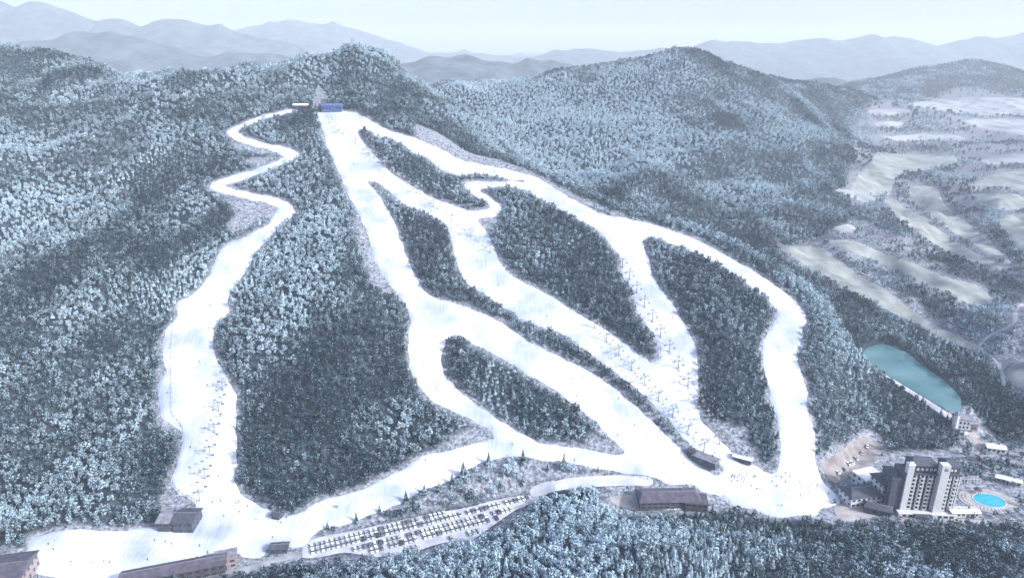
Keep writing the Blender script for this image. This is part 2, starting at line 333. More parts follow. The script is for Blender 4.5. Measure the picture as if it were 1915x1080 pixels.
class SDF:
    """signed distance raster, positive inside"""
    def __init__(s, x0, x1, y0, y1, res):
        s.res = res; s.xs = np.arange(x0, x1 + res, res); s.ys = np.arange(y0, y1 + res, res)
        s.X, s.Y = np.meshgrid(s.xs, s.ys); s.v = np.full(s.X.shape, -1e6)
    @staticmethod
    def poly_sd(P, X, Y):
        shp = X.shape; x = X.ravel(); y = Y.ravel()
        d2 = np.full(x.shape, 1e12); ins = np.zeros(x.shape, bool)
        n = len(P)
        for i in range(n):
            ax, ay = P[i]; bx, by = P[(i + 1) % n]
            ex, ey = bx - ax, by - ay
            t = np.clip(((x - ax) * ex + (y - ay) * ey) / (ex * ex + ey * ey + 1e-12), 0, 1)
            d2 = np.minimum(d2, (x - ax - ex * t) ** 2 + (y - ay - ey * t) ** 2)
            if ay != by:
                c = ((ay > y) != (by > y)) & (x < ex * (y - ay) / (by - ay) + ax)
                ins ^= c
        d = np.sqrt(d2)
        return np.where(ins, d, -d).reshape(shp)
    @staticmethod
    def stroke_sd(C, r, X, Y):
        best = np.full(X.shape, -1e6)
        for i in range(len(C) - 1):
            ax, ay = C[i]; ex, ey = C[i + 1] - C[i]
            t = np.clip(((X - ax) * ex + (Y - ay) * ey) / (ex * ex + ey * ey + 1e-12), 0, 1)
            d = np.hypot(X - ax - ex * t, Y - ay - ey * t)
            best = np.maximum(best, r[i] + (r[i + 1] - r[i]) * t - d)
        return best
    def union(s, sd): s.v = np.maximum(s.v, sd); return s
    def minus(s, sd): s.v = np.minimum(s.v, -sd); return s
    def at(s, x, y):
        fx = (np.asarray(x, float) - s.xs[0]) / s.res; fy = (np.asarray(y, float) - s.ys[0]) / s.res
        ok = (fx >= 0) & (fy >= 0) & (fx < len(s.xs) - 1.001) & (fy < len(s.ys) - 1.001)
        fx = np.clip(fx, 0, len(s.xs) - 1.001); fy = np.clip(fy, 0, len(s.ys) - 1.001)
        i = fx.astype(int); j = fy.astype(int); a = fx - i; b = fy - j
        v = (s.v[j, i] * (1 - a) + s.v[j, i + 1] * a) * (1 - b) + (s.v[j + 1, i] * (1 - a) + s.v[j + 1, i + 1] * a) * b
        return np.where(ok, v, -200.0)

piste_sd = SDF(-330, 330, 270, 880, 2.0)
def wp(pts): return world_poly(pts, face_z)
X_, Y_ = piste_sd.X, piste_sd.Y
piste_sd.union(SDF.poly_sd(wp(R_RUN), X_, Y_))
for isl in (IS_A, IS_B, IS_C, IS_D, IS_E): piste_sd.minus(SDF.poly_sd(wp(isl), X_, Y_))
piste_sd.union(SDF.poly_sd(wp(L_RUN), X_, Y_))
for z in (ZIG, ZIG2):
    c, r = stroke_poly(z, face_z); piste_sd.union(SDF.stroke_sd(c, r, X_, Y_))
_rag = [(wl_, rng.uniform(0, 6.28), rng.uniform(0, 6.28)) for wl_ in (31, 22, 16, 12, 9, 7) for _ in range(2)]
piste_sd.v += sum(0.014 * wl_ * np.sin((X_ * math.cos(th) + Y_ * math.sin(th)) * 2 * math.pi / wl_ + ph) for wl_, th, ph in _rag)
hull_w = wp(hull_px())
hull_sd = SDF(-400, 400, 220, 980, 4.0); hull_sd.union(SDF.poly_sd(hull_w, hull_sd.X, hull_sd.Y))

# --- control points for the land round the ski face: (px, py, 'z'|'y', value)
CT = []
def left_plane(px, py, k=0.40, y0=330.0, dz=0.0):
    dx, dy, dz_ = (float(a) for a in rays(px, py)); t = (CAMZ + k * y0 - dz) / (-dz_ + k * dy)
    return (dx * t, dy * t, CAMZ + dz_ * t)
for px, py in [(0,900),(0,800),(0,700),(150,800),(0,600),(120,600),(220,680),(0,500),(150,480),(280,480),(0,400),(200,380),(320,380),(0,300),(150,280),(300,260),(0,200),(120,190),(250,200),(380,200),(0,97),(100,122),(250,160),(330,155),(400,152),(500,132),(200,600),(-200,90),(-200,300),(-200,600),(-200,900)]:
    CT.append(left_plane(px, py))
for px, py, z in [(0,1010,10),(150,950,12),(250,925,14),(200,1040,0),(450,1078,0),(700,1080,12),(850,1080,26),(1000,1080,40),(1300,1080,46),(1600,1080,32),(1915,1080,24),(1000,1000,14),(1150,990,18),(1300,1000,20),(1450,1000,14),(1600,1000,8),(1850,1000,6),(1080,940,5),(1250,960,2),(1150,925,1),(850,1040,6),(850,975,-1),(650,1020,-1),(950,930,0),(1100,897,3),(560,1040,-1),
                 (1560,700,30),(1600,800,10),(1570,850,3),(1700,820,5),(1800,810,6),(1900,850,5),(1900,780,14),(1900,960,1),(1700,960,0),(1600,950,0),(1600,600,36),(1550,520,42),(1700,690,12),(1780,760,8),(1650,640,16),(1800,700,13),
                 (1650,550,30),(1900,600,28),(1900,700,18),(1900,400,50),(1750,450,45),(1700,300,65),(1600,260,80),(1600,370,62),(1480,460,48),(1850,200,100),(1800,250,80),(1915,300,70),(1450,510,45),(1300,440,70),(1150,370,90),(1000,300,110),(900,220,150),(2200,300,70),(2200,500,45),(2200,800,12)]:
    CT.append(at_z(px, py, z))
for px, py, Y in [(560,105,930),(650,90,960),(600,96,945),(740,120,950),(800,156,960),(700,170,880),(640,150,905),(850,165,1400),(900,160,1450),(1000,152,1500),(1080,130,1550),(1180,116,1530),(1280,98,1500),(1350,120,1500),(1420,142,1500),(1500,160,1750),(1560,165,1900),(1500,250,1250),(1400,350,930),(1250,250,1150),(1150,200,1300),(1380,230,1200),(1850,117,2900),(1790,130,2850),(1750,152,2700),(1915,140,2800),(1700,190,2300),(1640,178,2300),(1050,220,1250)]:
    CT.append(at_y(px, py, Y))
# dips behind the skylines and behind the right-hand ridge
for x, y, z in [(-900,1350,150),(-500,1250,120),(-260,1300,110),(-100,1180,120),(20,1000,115),(110,850,75),(-120,1050,140),(200,1950,90),(500,2100,80),(0,2000,80),(-700,1800,80),(900,2500,95),(1500,3400,90),(2500,3200,90),(2000,1500,60),(-1500,600,120),(-1500,1200,180),(-2500,1500,80),
                (0,120,60),(300,120,44),(-300,120,30),(-600,250,20),(700,120,25),(0,-300,60),(-1000,-300,30),(1000,-300,20),(0,4500,60),(-2500,4500,60),(3500,4500,60),(5000,1500,60),(-5000,1500,60)]:
    CT.append((x, y, z))
hz = face_z(hull_w[:, 0], hull_w[:, 1])
for i in range(0, len(hull_w), 14): CT.append((hull_w[i, 0], hull_w[i, 1], float(hz[i])))
for px, py in [(600,500),(600,800),(820,450),(1000,450),(1100,520),(1350,650),(950,730),(500,700),(700,300),(520,330),(900,850),(1150,750),(1250,870)]:
    q = march([px], [py], face_z)[0]; CT.append(tuple(q))
CT = np.array(CT); S_ = 1000.0
def tps_fit(P, z, lam=2e-5):
    d = np.hypot(P[:, None, 0] - P[None, :, 0], P[:, None, 1] - P[None, :, 1])
    K = np.where(d > 0, d * d * np.log(d + 1e-12), 0) + lam * np.eye(len(P))
    Q = np.c_[np.ones(len(P)), P]; A = np.block([[K, Q], [Q.T, np.zeros((3, 3))]])
    return np.linalg.solve(A, np.r_[z, 0, 0, 0])
TW = tps_fit(CT[:, :2] / S_, CT[:, 2])
def tps(x, y):
    x = x.ravel() / S_; y = y.ravel() / S_; out = TW[-3] + TW[-2] * x + TW[-1] * y
    for i in range(len(CT)):
        d2 = (x - CT[i, 0] / S_) ** 2 + (y - CT[i, 1] / S_) ** 2
        out += TW[i] * 0.5 * d2 * np.log(d2 + 1e-18)
    return out
_sines = [(wl_, rng.uniform(0, 2 * math.pi), rng.uniform(0, 2 * math.pi)) for wl_ in (340, 260, 190, 150, 120, 95, 76, 60, 48, 38, 30, 24) for _ in range(3)]
def land_noise(x, y):
    out = np.zeros(x.shape)
    for wl_, th, ph in _sines:
        out += (wl_ / 120.0) ** 0.9 * np.sin((x * math.cos(th) + y * math.sin(th)) * 2 * math.pi / wl_ + ph + 0.8 * np.sin((x * math.sin(th) - y * math.cos(th)) * 2 * math.pi / (wl_ * 1.7)))
    return out * 0.38
def sstep(a, b, x): t = np.clip((x - a) / (b - a), 0, 1); return t * t * (3 - 2 * t)

def axis(a, b, step, lo, hi, g):
    mid = list(np.arange(a, b + step / 2, step)); up = []; s = step; v = mid[-1]
    while v < hi: s *= g; v += s; up.append(v)
    dn = []; s = step; v = mid[0]
    while v > lo: s *= g; v -= s; dn.append(v)
    return np.array(dn[::-1] + mid + up)
gx = axis(-420, 420, 3.0, -13000, 13000, 1.03); gy = axis(170, 900, 3.0, -2500, 13000, 1.025)
GX, GY = np.meshgrid(gx, gy)
Z1 = tps(GX, GY).reshape(GX.shape)
rad = np.hypot(GX / 3200.0, (GY - 1200) / 2900.0)
Z1 = Z1 + (55.0 - Z1) * sstep(0.85, 1.25, rad)
hs = hull_sd.at(GX, GY)
w = sstep(-42, 0, hs)
FZ = face_z(GX, GY)
Z1 = Z1 * (1 - w) + FZ * w
pd = -piste_sd.at(GX, GY)                                    # metres outside the pistes
flat_zone = sstep(330, 480, GY) * 0.7 + 0.3
nz_amp = (1 - 0.6 * sstep(950, 1200, GY)) * sstep(3, 45, pd) * (0.35 + 0.65 * sstep(-20, -120, hs)) * flat_zone
Z1 = Z1 + land_noise(GX, GY) * nz_amp * 4.4 + 0.10 * np.clip(np.minimum(pd, hs), 0, 45) * (hs > 0)

class Grid:
    def __init__(s, Z): s.Z = Z
    def __call__(s, x, y):
        x = np.asarray(x, float); y = np.asarray(y, float)
        i = np.clip(np.searchsorted(gx, x) - 1, 0, len(gx) - 2); j = np.clip(np.searchsorted(gy, y) - 1, 0, len(gy) - 2)
        a = np.clip((x - gx[i]) / (gx[i + 1] - gx[i]), 0, 1); b = np.clip((y - gy[j]) / (gy[j + 1] - gy[j]), 0, 1)
        Z = s.Z
        return (Z[j, i] * (1 - a) + Z[j, i + 1] * a) * (1 - b) + (Z[j + 1, i] * (1 - a) + Z[j + 1, i + 1] * a) * b
H = Grid(Z1)

# --- flat pads: water, parking and building plots
POND = [(1606,668),(1618,648),(1650,640),(1695,655),(1735,685),(1775,714),(1802,744),(1800,772),(1770,765),(1725,740),(1675,712),(1635,690)]
LOT = [(570,1012),(600,1001),(667,987),(750,967),(817,951),(874,941),(921,927),(988,915),(1011,919),(1001,934),(968,951),(934,974),(884,1004),(834,1014),(767,1031),(700,1037),(643,1033),(600,1041),(565,1042)]
HOTEL_PAD = [(1572,905),(1640,868),(1780,845),(1830,800),(1880,850),(1915,900),(1915,965),(1790,985),(1690,985),(1590,975),(1555,950)]
FORE = [(1534,868),(1575,842),(1615,815),(1650,832),(1640,860),(1590,885),(1560,902)]
def flatten(poly_px, level=None, fade=14.0, plane=None):
    P = world_poly(poly_px, H) if plane is None else np.array([at_z(a_, b_, plane)[:2] for a_, b_ in smooth_poly(poly_px)])
    x0, y0 = P.min(0) - fade - 8; x1, y1 = P.max(0) + fade + 8
    ii = np.where((gx > x0) & (gx < x1))[0]; jj = np.where((gy > y0) & (gy < y1))[0]
    sl = np.ix_(jj, ii); sd = SDF.poly_sd(P, GX[sl], GY[sl])
    z = H.Z[sl]
    if level is None: level = float(np.median(z[sd > 0]))
    w_ = sstep(-fade, 0, sd)
    H.Z[sl] = z * (1 - w_) + level * w_
    return P, level
lot_w, lot_z = flatten(LOT, None, 10)
flatten(HOTEL_PAD, 1.0, 22)
pond_w, pond_z = flatten(POND, 13.0, 34, plane=13.0)
fx0, fy0 = pond_w.min(0) - 5; fx1, fy1 = pond_w.max(0) + 5
ii = np.where((gx > fx0) & (gx < fx1))[0]; jj = np.where((gy > fy0) & (gy < fy1))[0]; sl = np.ix_(jj, ii)
H.Z[sl] -= 2.5 * sstep(0, 6, SDF.poly_sd(pond_w, GX[sl], GY[sl]))

_ts = np.geomspace(150, 7000, 900)
def ground(px, py):
    dx, dy, dz = (float(a_) for a_ in rays(px, py))
    b_ = (CAMZ + dz * _ts) < H(dx * _ts, dy * _ts)
    i_ = int(np.argmax(b_)) if b_.any() else len(_ts) - 1
    lo, hi = _ts[max(i_ - 1, 0)], _ts[i_]
    tt = np.linspace(lo, hi, 60); b_ = (CAMZ + dz * tt) < H(dx * tt, dy * tt); t = tt[int(np.argmax(b_))] if b_.any() else hi
    return dx * t, dy * t, float(H(dx * t, dy * t))

# ------------------------------------------------------------------ terrain sheet
nx, ny = len(gx), len(gy)
V = np.stack([GX.ravel(), GY.ravel(), H.Z.ravel()], -1)
a = (np.arange(ny - 1)[:, None] * nx + np.arange(nx - 1)[None, :]).ravel()
F = np.stack([a, a + 1, a + nx + 1, a + nx], -1)
terrain_me = mesh_quads('terrain', V, F)
terrain = link_mesh('terrain', terrain_me, M['ground']); tag(terrain, kind='structure')

def sheet(name, sd, mat, lift=0.5, k=0.35, level=None, depth=1.2):
    v = sd.v
    keep = np.maximum(np.maximum(v[:-1, :-1], v[1:, :-1]), np.maximum(v[:-1, 1:], v[1:, 1:])) > -sd.res * 1.6
    n1 = len(sd.xs); j, i = np.nonzero(keep); q = j * n1 + i
    F = np.stack([q, q + 1, q + n1 + 1, q + n1], -1)
    z = (H(sd.X, sd.Y) if level is None else np.full(sd.X.shape, level)) + np.clip(v * k, -depth, lift)
    if name == 'ski_piste': z = z + sstep(2, 9, v) * 0.09 * land_noise(sd.X * 2.4, sd.Y * 2.4)
    used, inv = np.unique(F, return_inverse=True)
    V = np.stack([sd.X.ravel(), sd.Y.ravel(), z.ravel()], -1)[used]
    o = link_mesh(name, mesh_quads(name, V, inv.reshape(F.shape)), mat)
    return tag(o, kind='structure')

def region(polys=(), strokes=(), res=1.5, pad=6):
    Ps = [p for p in polys]; allp = np.concatenate([*Ps, *[c for c, r in strokes]])
    x0, y0 = allp.min(0) - pad; x1, y1 = allp.max(0) + pad
    s = SDF(x0, x1, y0, y1, res)
    for P in Ps: s.union(SDF.poly_sd(P, s.X, s.Y))
    for c, r in strokes: s.union(SDF.stroke_sd(c, r, s.X, s.Y))
    return s

sheet('ski_piste', piste_sd, M['snow'], 0.7, 0.4)
pond_sd = region([pond_w], res=1.5)
_pv = pond_sd.v.copy(); pond_sd.v = np.where(_pv > -3, 1.0, -50); sheet('pond', pond_sd, M['pond'], 0.0, 0.0, level=pond_z - 0.6); pond_sd.v = _pv
lot_sd = region([lot_w], res=1.2); sheet('car_park', lot_sd, M['lot'], 0.12, 0.2)
FAIR = [
 [(1637,290),(1700,288),(1780,290),(1788,304),(1728,319),(1686,322),(1671,337),(1663,364),(1624,364),(1590,352),(1616,317),(1632,303)],
 [(1707,348),(1752,350),(1765,380),(1801,411),(1840,440),(1870,470),(1893,492),(1870,488),(1830,465),(1790,440),(1745,405),(1700,370)],
 [(1655,373),(1690,385),(1730,410),(1790,455),(1850,485),(1875,500),(1862,506),(1800,484),(1740,452),(1700,424),(1660,392)],
 [(1546,449),(1598,451),(1650,472),(1702,490),(1767,517),(1833,535),(1856,564),(1822,571),(1781,556),(1728,532),(1676,504),(1624,483),(1572,464)],
 [(1462,467),(1493,459),(1540,464),(1572,488),(1611,517),(1663,545),(1702,577),(1741,603),(1794,629),(1833,647),(1812,652),(1754,629),(1702,600),(1637,571),(1585,543),(1532,511),(1480,480)],
 [(1815,352),(1840,333),(1875,322),(1925,318),(1925,352),(1870,356)],
 [(1868,412),(1925,402),(1925,470),(1893,455)],
 [(1880,695),(1896,678),(1930,668),(1930,728),(1893,718)],
 [(1810,365),(1860,362),(1925,368),(1925,390),(1850,392)],
]
fair_sd = []
for k_, pts in enumerate(FAIR):
    s = region([world_poly(pts, H)], res=3.0, pad=8); fair_sd.append(s)
    sheet('golf_fairway', s, M['fairway'], 0.35, 0.3)
FIELD = [[(1700,196),(1760,184),(1840,182),(1925,186),(1925,214),(1850,216),(1780,210)], [(1622,208),(1650,203),(1690,205),(1705,210),(1660,215),(1634,214)], [(1634,230),(1660,227),(1690,229),(1680,236),(1645,237)], [(1800,226),(1870,222),(1925,226),(1925,252),(1860,250)], [(1560,354),(1600,356),(1640,372),(1620,380)], [(1560,425),(1590,418),(1600,430),(1570,438)], [(1828,292),(1925,288),(1925,306),(1850,306)], [(1620,254),(1780,252),(1800,262),(1640,262)]]
for pts in FIELD:
    s = region([world_poly(pts, H)], res=5.0, pad=10); fair_sd.append(s)
    sheet('snowy_field', s, M['field'], 0.4, 0.25)
def stroke_sheet(name, px_w, mat, res=1.0, lift=0.15):
    s = region(strokes=[stroke_poly(px_w, H)], res=res, pad=4); fair_sd.append(s); return sheet(name, s, mat, lift, 0.15)
stroke_sheet('road', [(1614,674,8),(1650,698,12),(1700,730,14),(1745,758,16),(1785,786,16),(1806,806,16)], M['lot'])
stroke_sheet('road', [(1925,556,7),(1900,580,7),(1896,604,7),(1846,630,7),(1832,650,6),(1868,680,6),(1878,720,6)], M['road'], 1.5)
stroke_sheet('road', [(560,1035,14),(520,1045,14),(470,1062,16),(380,1084,16)], M['road'])
stroke_sheet('road', [(1000,920,16),(1050,906,17),(1100,900,16),(1160,897,15),(1212,899,14)], M['lot'])
stroke_sheet('road', [(1806,800,14),(1822,815,20),(1828,835,18),(1822,855,14),(1836,872,10),(1862,893,8),(1910,906,7)], M['paving'])
stroke_sheet('road', [(1826,812,8),(1850,835,8),(1880,845,8),(1930,853,8)], M['paving'])
stroke_sheet('road', [(1680,972,7),(1740,966,9),(1790,972,7),(1850,975,6),(1930,978,6)], M['paving'])
fore_sd = region([world_poly(FORE, H)], res=1.2); fair_sd.append(fore_sd); sheet('forecourt', fore_sd, M['forecourt'], 0.12, 0.2)
s = region([world_poly([(1560,948),(1585,938),(1620,935),(1648,945),(1645,962),(1600,972),(1570,972)], H)], res=1.2); fair_sd.append(s); sheet('forecourt', s, M['paving'], 0.12, 0.2)
s = region([world_poly([(1140,928),(1205,925),(1215,945),(1270,948),(1262,954),(1200,955),(1155,945)], H)], res=1.2); fair_sd.append(s); sheet('forecourt', s, M['paving'], 0.12, 0.2)

# ------------------------------------------------------------------ far mountains (real ridges, faded by the haze)
def mountain(prof, Y, depth, seed, base=20.0):
    r_ = np.random.default_rng(seed)
    pp = np.array([at_y(px, py, Y) for px, py in prof])
    x0, x1 = pp[0, 0], pp[-1, 0]; n = 220; m = 44
    xs = np.linspace(x0, x1, n)
    top = np.interp(xs, pp[:, 0], pp[:, 2])
    ker = np.hanning(9); ker /= ker.sum(); top = np.convolve(np.pad(top, 4, 'edge'), ker, 'valid')
    for wl_ in (x1 - x0) / np.array([9, 17, 31, 53, 85]): top += wl_ * 0.007 * np.sin(xs * 2 * math.pi / wl_ + r_.uniform(0, 6))
    ts = np.linspace(-1, 1, m); X, T = np.meshgrid(xs, ts)
    wob = sum(0.35 / k * np.sin(X * 2 * math.pi * k / (depth * 0.9) + r_.uniform(0, 6) + T * 3) for k in (1, 2, 3, 5))
    prof_t = np.clip(1 - np.abs(T), 0, 1) ** (1.15 + 0.3 * wob) * (1 - 0.16 * np.abs(wob) * (1 - np.abs(T)) * (np.abs(T) > 0.02))
    Z = base - 60 + (top[None, :] - base + 60) * prof_t
    Yg = Y + T * depth + 0.10 * depth * wob * np.abs(T)
    V = np.stack([X.ravel(), Yg.ravel(), Z.ravel()], -1)
    a = (np.arange(m - 1)[:, None] * n + np.arange(n - 1)[None, :]).ravel()
    o = link_mesh('mountain', mesh_quads('mountain', V, np.stack([a, a + 1, a + n + 1, a + n], -1)), M['far'])
    return tag(o, kind='structure')
mountain([(-260,130),(-120,96),(0,80),(60,71),(110,56),(150,46),(195,50),(230,60),(300,77),(360,90),(400,96),(480,88),(520,92),(560,106),(640,135),(760,160)], 3900, 1200, 1)
mountain([(-100,90),(60,62),(130,42),(200,27),(260,38),(340,27),(400,38),(460,52),(540,76),(600,98),(700,120)], 5600, 1500, 2)
mountain([(-420,40),(-200,0),(-60,-12),(60,-6),(115,8),(160,26),(230,60),(320,95)], 5600, 1500, 3)
mountain([(330,90),(430,50),(500,38),(560,30),(640,36),(720,68),(800,95),(870,90),(920,98),(1050,110)], 7600, 1500, 4)
mountain([(640,150),(740,112),(800,102),(850,97),(900,102),(960,108),(1030,102),(1070,118),(1150,150)], 3600, 800, 5)
mountain([(960,105),(1040,91),(1120,88),(1200,92),(1250,86),(1330,72),(1420,76),(1480,71),(1560,66),(1620,61),(1690,66),(1750,79),(1830,65),(1915,55),(2000,48),(2200,90)], 6600, 1600, 6)
mountain([(1440,160),(1500,148),(1560,138),(1610,148),(1680,160),(1760,170)], 3400, 600, 7)
mountain([(700,112),(820,104),(960,98),(1100,95),(1300,92),(1500,90),(1700,80),(1915,75),(2300,95)], 9800, 1600, 8)

# ------------------------------------------------------------------ tree meshes (unit height 1)
def leaf_quads(P, Nrm, size, r_, aspect=0.8):
    vs, fs = [], []
    for p, nv, s in zip(P, Nrm, size):
        nv = Vector(nv).normalized(); a_ = nv.orthogonal().normalized(); b_ = nv.cross(a_)
        th = r_.uniform(0, 6.28); u = a_ * math.cos(th) + b_ * math.sin(th); v_ = nv.cross(u)
        p = Vector(p); k = len(vs)
        vs += [p - u * s, p + v_ * s * aspect * r_.uniform(.6, 1), p + u * s, p - v_ * s * aspect * r_.uniform(.6, 1)]
        fs.append((k, k + 1, k + 2, k + 3))
    return vs, fs

def deciduous(seed, leaves=150, limbs=True):
    r_ = random.Random(seed); tr = MB(); cr = MB()
    lean = (r_.uniform(-.03, .03), r_.uniform(-.03, .03))
    tr.tube((0, 0, -.08), (lean[0], lean[1], .45), .026, .016, 5)
    lobes = []
    for i in range(9):
        th = i * 2.4 + r_.uniform(-.4, .4); z = .38 + .5 * (i / 8) ** .9 + r_.uniform(-.05, .05)
        rad_ = .27 * math.sqrt(max(0.05, 1 - ((z - .55) / .5) ** 2)) * r_.uniform(.6, 1.1)
        lobes.append((math.cos(th) * rad_ + lean[0], math.sin(th) * rad_ + lean[1], z, r_.uniform(.11, .18)))
    if limbs:
        for x, y, z, q in lobes: tr.tube((lean[0] * .8, lean[1] * .8, .3 + .1 * r_.random()), (x, y, z), .011, .004, 4)
    P, N, S = [], [], []
    for i in range(leaves):
        x, y, z, q = r_.choice(lobes)
        d = Vector((r_.gauss(0, 1), r_.gauss(0, 1), r_.gauss(0, 1))).normalized(); k = q * (r_.random() ** .45)
        P.append((x + d.x * k, y + d.y * k, z + d.z * k * .85)); N.append(d + Vector((r_.gauss(0, .5), r_.gauss(0, .5), r_.gauss(.25, .5)))); S.append(r_.uniform(.05, .09) * (200 / leaves) ** .4)
    cr.add(*leaf_quads(P, N, S, r_))
    return tr, cr

def conifer(seed, tiers=8, spikes=9, width=.24):
    r_ = random.Random(seed); tr = MB(); cr = MB()
    tr.tube((0, 0, -.08), (0, 0, .9), .022, .006, 5)
    for t in range(tiers):
        f = t / (tiers - 1); z = .12 + .80 * f; rad_ = width * (1 - f) ** .85 + .025
        for s in range(max(5, int(spikes * (1 - .4 * f)))):
            th = 2 * math.pi * (s + r_.uniform(-.25, .25)) / max(5, int(spikes * (1 - .4 * f))) + t * .7
            L = rad_ * r_.uniform(.75, 1.15); hw = rad_ * r_.uniform(.24, .36)
            dr = L * r_.uniform(.25, .5); c_, s_ = math.cos(th), math.sin(th)
            zc = z + r_.uniform(-.015, .015)
            a_ = (0.0, 0.0, zc + .07); b_ = (c_ * L * .6 - s_ * hw, s_ * L * .6 + c_ * hw, zc - dr * .55); c2 = (c_ * L, s_ * L, zc - dr); d_ = (c_ * L * .6 + s_ * hw, s_ * L * .6 - c_ * hw, zc - dr * .55)
            m_ = (c_ * L * .55, s_ * L * .55, zc + .02)
            cr.add([a_, b_, c2, d_, m_], [(0, 1, 4), (1, 2, 4), (2, 3, 4), (3, 0, 4)])
    k = len(cr.v)
    cr.add([(-.02, -.012, .9), (.02, -.012, .9), (0, .022, .9), (0, 0, 1.03)], [(0, 1, 3), (1, 2, 3), (2, 0, 3)])
    return tr, cr

proto_col = bpy.data.collections.new('tree_shapes')
protos = []
def proto(tc, mat, name):
    tr, cr = tc; mb = MB(); mb.add(tr.v, tr.f); nt = len(tr.f); mb.add(cr.v, cr.f)
    me = mb.mesh(name); me.materials.append(M['bark']); me.materials.append(mat)
    me.polygons.foreach_set('material_index', [0] * nt + [1] * (len(me.polygons) - nt))
    o = bpy.data.objects.new(name, me); proto_col.objects.link(o); protos.append(o)
ND, NC = 6, 4
for i in range(ND): proto(deciduous(100 + i, 200, False), M['deciduous'], 'shape_%02d' % i)
for i in range(NC): proto(conifer(200 + i, 7, 8, .22 + .03 * (i % 3)), M['conifer'], 'shape_%02d' % (ND + i))

# ------------------------------------------------------------------ where trees grow
def gauss2(px, py, sx, x, y, z=None):
    g = ground(px, py); return np.exp(-((x - g[0]) ** 2 + (y - g[1]) ** 2) / (2 * sx * sx))
GOLF = world_poly([(1575,352),(1600,300),(1590,250),(1620,195),(1700,182),(1925,182),(1925,760),(1850,668),(1740,612),(1620,560),(1470,486),(1455,455),(1540,440),(1600,400)], H, True, 2)
ROWS = [[(1612,280,16),(1700,278,18),(1790,276,16)], [(1600,242,7),(1700,244,8),(1810,244,7)], [(1680,336,12),(1720,330,20),(1760,322,20),(1815,303,14)], [(1673,340,10),(1692,372,8),(1750,415,8),(1785,440,8)], [(1755,350,10),(1800,398,14),(1862,440,12),(1880,470,10)], [(1800,345,10),(1842,400,14),(1875,440,12),(1900,480,10)], [(1570,385,40),(1650,410,50),(1720,450,50),(1800,500,55),(1900,525,50)], [(1570,480,10),(1640,512,35),(1740,565,45),(1850,605,50)], [(1480,500,14),(1540,535,22),(1620,585,22),(1700,625,24),(1800,668,26),(1870,705,20)], [(1820,320,8),(1915,312,8)], [(1790,395,8),(1915,398,10)], [(1800,270,10),(1915,266,14)], [(1640,222,5),(1760,218,7),(1915,220,7)], [(1900,480,30),(1915,540,30)]]
rows_w = [stroke_poly(r_, H, 3) for r_ in ROWS]
CLEAR = [ # bare snowy clearings and banks
 [(412,370),(470,376),(515,388),(500,410),(440,440),(425,420),(440,400)], [(450,300),(520,292),(480,310)], [(430,265),(500,280),(520,290),(450,285)],
 [(585,205),(590,168),(600,163),(620,186),(606,192)], [(880,800),(918,806),(922,820),(850,835),(815,842),(850,812)], [(1105,812),(1142,825),(1160,846),(1098,838)],
 [(1312,770),(1345,790),(1395,800),(1400,830),(1440,872),(1400,866),(1360,835)], [(660,400),(690,440),(712,515),(745,560),(700,540),(672,470)], [(600,237),(612,262),(606,262)],
 [(290,690),(320,700),(322,800),(297,805)], [(303,915),(330,915),(372,945),(372,990),(300,990)], [(885,405),(935,402),(925,440),(915,440)],
 [(1284,822),(1355,874),(1339,886),(1284,853)], [(1510,870),(1580,830),(1620,800),(1660,830),(1640,880),(1580,900)],
 [(780,232),(900,290),(990,318),(1080,365),(1170,402),(1170,409),(1070,372),(960,319),(860,297),(780,260)],
 [(930,480),(1000,540),(1110,605),(1180,650),(1150,640),(1040,575),(960,525)], [(400,1030),(560,1015),(560,1060),(400,1085),(200,1090)], [(0,1020),(58,1030),(60,1090),(0,1090)],
 [(690,345),(735,410),(760,480),(790,545),(760,500),(700,370)], [(575,1042),(700,1040),(840,1018),(900,1000),(980,950),(990,960),(900,1015),(800,1036),(700,1052),(560,1060)],
 [(1130,905),(1320,895),(1390,945),(1300,965),(1130,960)], [(560,1012),(660,978),(760,940),(880,885),(920,858),(1050,868),(1200,893),(1100,905),(1000,915),(820,950),(640,995)]]
clear_w = [world_poly(c, H, True, 2) for c in CLEAR]
VILLAGE = world_poly([(1770,765),(1820,762),(1850,810),(1925,835),(1925,985),(1550,985),(1552,935),(1575,900),(1640,850),(1700,842),(1775,842),(1790,820)], H, True, 2)
thin_w = clear_w[-1]

def in_poly(P, x, y): return SDF.poly_sd(P, x, y) > 0
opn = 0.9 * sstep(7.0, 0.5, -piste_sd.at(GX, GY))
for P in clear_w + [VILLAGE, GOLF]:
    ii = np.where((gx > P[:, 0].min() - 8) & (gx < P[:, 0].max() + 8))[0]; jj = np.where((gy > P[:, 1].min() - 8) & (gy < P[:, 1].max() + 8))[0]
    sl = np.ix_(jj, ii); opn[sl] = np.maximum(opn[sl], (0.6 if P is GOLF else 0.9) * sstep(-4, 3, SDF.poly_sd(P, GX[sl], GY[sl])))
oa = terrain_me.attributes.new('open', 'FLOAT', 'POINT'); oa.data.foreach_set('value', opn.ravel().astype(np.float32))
def jitter_points(y0, y1, cell):
    ys = np.arange(y0, y1, cell); out = []
    for y in ys:
        hw = 0.80 * y + 130; xs = np.arange(-hw, hw, cell)
        out.append(np.stack([xs, np.full(len(xs), y)], -1))
    P = np.concatenate(out); return P + rng.uniform(-.48, .48, P.shape) * cell
bands = [(185, 640, 3.9, .84), (640, 960, 4.4, .86), (960, 1750, 5.8, 1.0), (1750, 3500, 11.0, 1.5)]
PTS, SCL = [], []
for y0, y1, c, k in bands:
    p = jitter_points(y0, y1, c); PTS.append(p); SCL.append(np.full(len(p), k))
PT = np.concatenate(PTS); SC = np.concatenate(SCL)
x, y = PT[:, 0], PT[:, 1]
